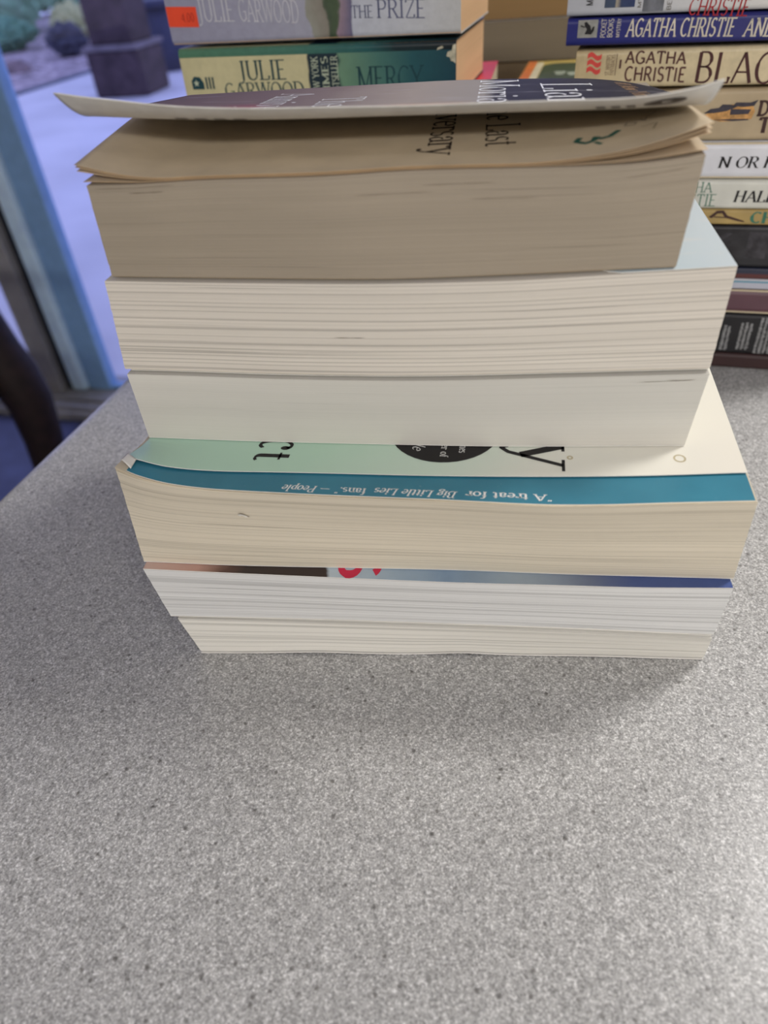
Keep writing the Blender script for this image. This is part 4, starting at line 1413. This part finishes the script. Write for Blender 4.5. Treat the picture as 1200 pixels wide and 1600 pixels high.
lettering('publisher_lettering', 'MYS', m_black, cv, rotm(f), (199.2, 205.0, 102.0, 105.4), thick=0.16, thin=0.14, serif=False)
lettering('publisher_lettering', 'MYS', m_smudge, cv, rotm(f), (197.4, 204.0, 78.2, 80.0), thick=0.16, thin=0.14, serif=False)
lettering('publisher_lettering', 'BEST', m_smudge, cv, rotm(f), (196.0, 204.0, 63.8, 65.8), thick=0.16, thin=0.14, serif=False)

# left stack
YL = math.radians(-18)
REFL = Vector((0, 0.49, 0))
DL = Vector((math.cos(YL), math.sin(YL), 0))


def lbook(label, s0, L, z0, T, mat, pages=None, tilt=0.0, D=0.108, rr=0.003, dn=0.0):
    loc = REFL + DL * s0 + Vector((-math.sin(YL), math.cos(YL), 0)) * dn
    return spine_book((('paperback_book', label, 'book'), dict(loc=(loc.x, loc.y, z0), rot=(0, tilt, YL))), L, T, D, mat, pages or m_pageo, rr)


low = [(0.028, (120, 84, 66), 'brown paperback at the bottom of the rear left stack'), (0.030, (70, 90, 120), 'blue paperback second from the bottom of the rear left stack'),
       (0.026, (190, 180, 150), 'cream paperback third from the bottom of the rear left stack'), (0.032, (60, 66, 64), 'dark green grey paperback fourth from the bottom of the rear left stack')]
z = 0.0
for i, (T, c, lab) in enumerate(low):
    lbook(lab, -0.100 + 0.002 * (i % 3), 0.168, z, T - 0.0003, plain('spine_card', c, 0.45, 0.35))
    z += T
YRED = math.radians(-14)
spine_book((('paperback_book', 'red covered paperback jutting out to the right under the green and cream one', 'book'),
            dict(loc=(0.083 - 0.200 * math.cos(YRED), 0.480 - 0.200 * math.sin(YRED), z), rot=(0, 0, YRED))), 0.200, 0.0395, 0.138, plain('red_cover', (190, 44, 46), 0.45, 0.35), m_pagec)
m_mercy = span_mat('green_and_cream_spine', [(0.0, (198, 190, 148)), (0.10, (206, 198, 154)), (0.485, (206, 198, 154)), (0.49, (26, 46, 56)), (0.594, (26, 46, 56)), (0.60, (110, 146, 118)), (0.74, (74, 118, 108)), (0.85, (40, 86, 92)), (1.0, (28, 64, 76))], 0.0, 0.173, wear=0.3, wscale=140)
t, cv = lbook('green and cream paperback spine below the lavender one in the rear left stack', -0.1045, 0.1725, 0.1588, 0.0310, m_mercy, tilt=0.016)
f = lambda a, h: ((a + 104.5) * MM, -0.00015, h * MM)
# the heights here are book-local (mm above its bottom edge)
m_strip = span_mat('green_top_strip', [(0.0, (84, 128, 100)), (0.4, (70, 118, 100)), (0.7, (38, 92, 92)), (0.8, (24, 44, 48)), (1.0, (16, 24, 28))], 0.0, 0.173, wear=0.4)
def fs_(a, h):          # the band follows the rounded upper corner of the spine
    z = h * MM
    q = max(0.0, z - (0.0310 - 0.003))
    y = 0.003 - math.sqrt(max(0.0, 0.003 ** 2 - q * q))
    return ((a + 104.5) * MM, y - 0.00014, z + (0.0001 if q > 0 else 0))

patch('spine_band', m_strip, cv, fs_, (-104.4, 67.9, 26.4, 30.8), 8, 16)
m_worn = plain('worn_card_patch', (176, 170, 148), 0.8, 0.1, 0.2, 300)
polyprint('worn_patch', m_worn, cv, lambda a, h: tuple(Vector(f(a, h)) + Vector((0, -0.00005, 0))), [[(67.8, 19.5), (67.9, 29), (66.2, 28.4), (65.6, 26), (63.2, 25.2), (62.4, 23.2), (64.4, 22.6), (65.0, 20.8), (66.4, 20.6)], [(57, 26.2), (61, 27.2), (60.2, 28.2), (57.6, 27.4)]])
m_tealink = plain('dark_teal_ink', (30, 66, 72), 0.5, 0.3)
lettering('author_lettering', 'JULIE', m_tealink, cv, f, (-67.0, -35.0, 14.0, 23.8), thick=0.13, thin=0.06)
lettering('author_lettering', 'GARWOOD', m_tealink, cv, f, (-77.5, -25.0, 4.6, 12.4), thick=0.13, thin=0.06)
lettering('title_lettering', 'MERCY', m_tealink, cv, f, (9.0, 48.8, 7.2, 19.0), thick=0.12, thin=0.05)
m_lc = plain('pale_green_ink', (186, 196, 170), 0.5, 0.3)
for s, x0 in (('NEW YORK', -19.4), ('TIMES', -13.2), ('BESTSELLER', -7.2)):
    lettering('badge_lettering', s, m_lc, cv, rotm(f), (3.5, 25.0, -x0 - 4.6, -x0 - 0.6), thick=0.16, thin=0.08)
em = polyprint('publisher_emblem', m_tealink, cv, f, [[(-99, 9.5), (-91, 9.5), (-91, 13), (-93, 16), (-97, 16.4), (-99.2, 14)]])
fe = lambda a, h: tuple(Vector(f(a, h)) + Vector((0, -0.00006, 0)))
st_ = []
for k in range(10):
    th = math.pi / 2 + k * math.pi / 5
    rr_ = 2.1 if k % 2 == 0 else 0.9
    st_.append((-96 + rr_ * math.cos(th), 12.8 + rr_ * math.sin(th)))
polyprint('emblem_star', m_lc, em, fe, [st_])
for k in range(3):
    polyprint('publisher_emblem', m_tealink, cv, f, [[(-89.6 + k * 2.2, 9.6), (-88.4 + k * 2.2, 9.6), (-88.4 + k * 2.2, 16), (-89.6 + k * 2.2, 16)]])
m_prize = span_mat('lavender_grey_spine', [(0.0, (150, 150, 170)), (0.30, (158, 158, 176)), (0.51, (164, 164, 178)), (0.515, (150, 150, 138)), (0.57, (138, 132, 120)), (0.575, (70, 84, 64)), (0.60, (76, 92, 66)), (0.605, (150, 130, 142)), (0.645, (104, 102, 130)), (0.65, (190, 194, 204)), (0.85, (196, 198, 202)), (1.0, (190, 190, 188))], 0.0, 0.177, wear=0.3, wscale=200)
t, cv = lbook('lavender grey paperback spine with an orange price sticker, top of the rear left stack', -0.1062, 0.1772, 0.1916, 0.0290, m_prize, tilt=0.013)
f = lambda a, h: ((a + 106.2) * MM, -0.00015, (h - 191.6 + (a + 106.2) * 0.013) * MM)
m_silver = plain('silver_foil_ink', (198, 198, 202), 0.3, 0.6)
lettering('author_lettering', 'JULIE', m_silver, cv, tl_(203.0, 202.0, -86, -60, f), (-86.5, -62.5, 0, 10.6), thick=0.10, thin=0.05)
lettering('author_lettering', 'GARWOOD', m_silver, cv, tl_(202.0, 199.2, -60, -22, f), (-59.5, -22.5, 0, 10.4), thick=0.10, thin=0.05)
m_lav = plain('slate_lavender_ink', (92, 96, 124), 0.5, 0.3)
lettering('title_lettering', 'THE', m_lav, cv, tl_(200.0, 199.4, 8, 22, f), (8.8, 21.6, 0, 5.6), thick=0.12, thin=0.06)
lettering('title_lettering', 'PRIZE', m_lav, cv, tl_(199.4, 197.8, 22, 52, f), (23.6, 51.6, 0, 8.2), thick=0.12, thin=0.06)
m_or = plain('orange_red_sticker', (232, 78, 46), 0.5, 0.3, 0.04)
sk = patch('price_sticker', m_or, cv, tl_(0, -1.0, -106, -86, f), (-106.0, -86.4, 201.2, 211.2), 3, 3)
sk['label'] = 'orange red price sticker'
m_orink = plain('dark_red_price_ink', (176, 48, 36), 0.5, 0.3)
fe = lambda a, h: tuple(Vector(f(a, h)) + Vector((0, -0.0001, 0)))
lettering('price_print', '4.00', m_orink, sk, fe, (-97.0, -88.5, 203.2, 207.4), thick=0.12, thin=0.08, serif=False)

# rear stack between the two: page edges facing the viewer
m_ochre = page_mat('ochre_aged_pages', (164, 134, 92), 0.95, 0.25)
m_dcream = page_mat('dull_cream_pages', (146, 134, 112), 0.94, 0.4)
m_brpg = page_mat('brownish_pages', (150, 132, 104), 0.86, 0.7)


def fore_book(label, a, b, z0, T, L, D, pages, cov):
    """a closed paperback with its fore-edge towards the viewer"""
    base = REFL * 0 + Vector((a, b, z0))
    t = thing('paperback_book', label, 'book', base, (0, 0, YL))
    bkx = dict(D=D, top=[(0, 0), (L * 500, -0.6), (L * 1000, 0)], bot=[(0, 0), (L * 500, -0.6), (L * 1000, 0)])
    page_block(t, bkx, pages, T - 0.0008, 0.0006, nu=20, nz=10, wob=0.1)
    sheet('front_cover', t, lambda u, v_: T - 0.0002, 0, L, D, [cov, m_white], 0.0003, 10, 4)
    sheet('back_cover', t, lambda u, v_: 0.0005, 0, L, D, [m_white, cov], 0.0003, 10, 4)
    spine_panel(t, bkx, 0, T - 0.0002, cov)
    return t


rear = [(0.034, m_dcream, 'cream paperback at the bottom of the back stack between the other two'), (0.036, m_brpg, 'brown paged paperback second from the bottom of the back stack'),
        (0.034, m_dcream, 'cream paperback third from the bottom of the back stack'), (0.0315, m_brpg, 'brownish paged paperback behind the green covered book in the back stack'),
        (0.0320, m_dcream, 'dull cream paged paperback below the ochre one in the back stack'), (0.034, m_ochre, 'ochre paged paperback on top of the back stack')]
z = 0.0
m_cov2 = plain('back_stack_cover', (120, 104, 84), 0.5, 0.3)
for i, (T, pg, lab) in enumerate(rear):
    fore_book(lab, 0.045 + 0.001 * (i % 2), 0.792 - 0.002 * i + 0.003 * (i % 2), z, T, 0.20, 0.125, pg, m_cov2)
    z += T

# small stack in front of it, with the green covered book on top
m_spc = plain('worn_spine_card', (128, 112, 96), 0.5, 0.3)
z = 0.0
zs = [0.030, 0.034, 0.030, 0.032]
base = Vector((0.128, 0.606, 0))
for i, T in enumerate(zs):
    lab = ['worn brown paperback at the bottom of the pile under the green covered book', 'worn brown paperback second from the bottom under the green covered book', 'worn brown paperback third from the bottom under the green covered book', 'worn brown paperback directly under the green covered book'][i]
    spine_book((('paperback_book', lab, 'book'), dict(loc=(base.x, base.y, z), rot=(0, 0, YL))), 0.172, T - 0.0003, 0.108, m_spc, m_pagec)
    z += T
m_orc = plain('orange_border_print', (206, 112, 52), 0.4, 0.4)
t, cv = spine_book((('paperback_book', 'green covered paperback with orange and yellow border lying in front of the back stack', 'book'), dict(loc=(base.x, base.y, z), rot=(0, 0, YL))), 0.172, 0.0138, 0.108, plain('yellow_border_cover', (188, 164, 88), 0.4, 0.4, 0.05), m_pagec)
cmap = lambda a, h: (a, h, 0.0138 + 0.00012)
patch('cover_border', m_orc, cv, cmap, (0.0003, 0.0075, 0.003, 0.1075), 3, 6)
patch('cover_border', plain('cream_border_print', (204, 194, 160), 0.4, 0.4), cv, cmap, (0.0078, 0.0135, 0.003, 0.1000), 3, 6)
m_dg = plain('dark_green_cover_panel', (58, 74, 52), 0.4, 0.4)
gp = polyprint('cover_panel', m_dg, cv, cmap, [[(0.014, 0.004), (0.171, 0.004), (0.171, 0.094)] + [(0.026 + 0.012 * math.cos(th), 0.082 + 0.012 * math.sin(th)) for th in [math.pi / 2 + math.pi / 2 * k / 8 for k in range(9)]]])
cmap2 = lambda a, h: (a, h, 0.0138 + 0.0002)
m_pg2 = plain('pale_green_print', (150, 158, 136), 0.5, 0.3)
polyprint('cover_ornament', m_pg2, gp, cmap2, [[(x + 0.004 * math.cos(q) * (1 + 0.3 * math.sin(3 * q)), y + 0.011 * math.sin(q) * (1 + 0.3 * math.cos(2 * q))) for q in [k * math.pi / 8 for k in range(16)]] for x, y in ((0.030, 0.045), (0.040, 0.040), (0.048, 0.055), (0.058, 0.050))])

# ------------------------------------------------------------------ repeats share a group
for o in COL.objects:
    lab = o.get('label', '')
    cat = o.get('category')
    if cat == 'book':
        x, y = o.location.x, o.location.y
        if y < 0.30:
            o['group'] = 'paperbacks in the front stack'
        elif y > 0.75:
            o['group'] = 'paperbacks in the back stack'
        elif x < 0.0:
            o['group'] = 'paperbacks in the rear left stack'
        elif y > 0.58:
            o['group'] = 'paperbacks in the small pile before the back stack'
        else:
            o['group'] = 'books in the right stack'
    elif cat == 'shrub':
        o['group'] = 'shrubs beyond the glass door'
    elif cat == 'rock':
        o['group'] = 'rocks on the gravel bed'
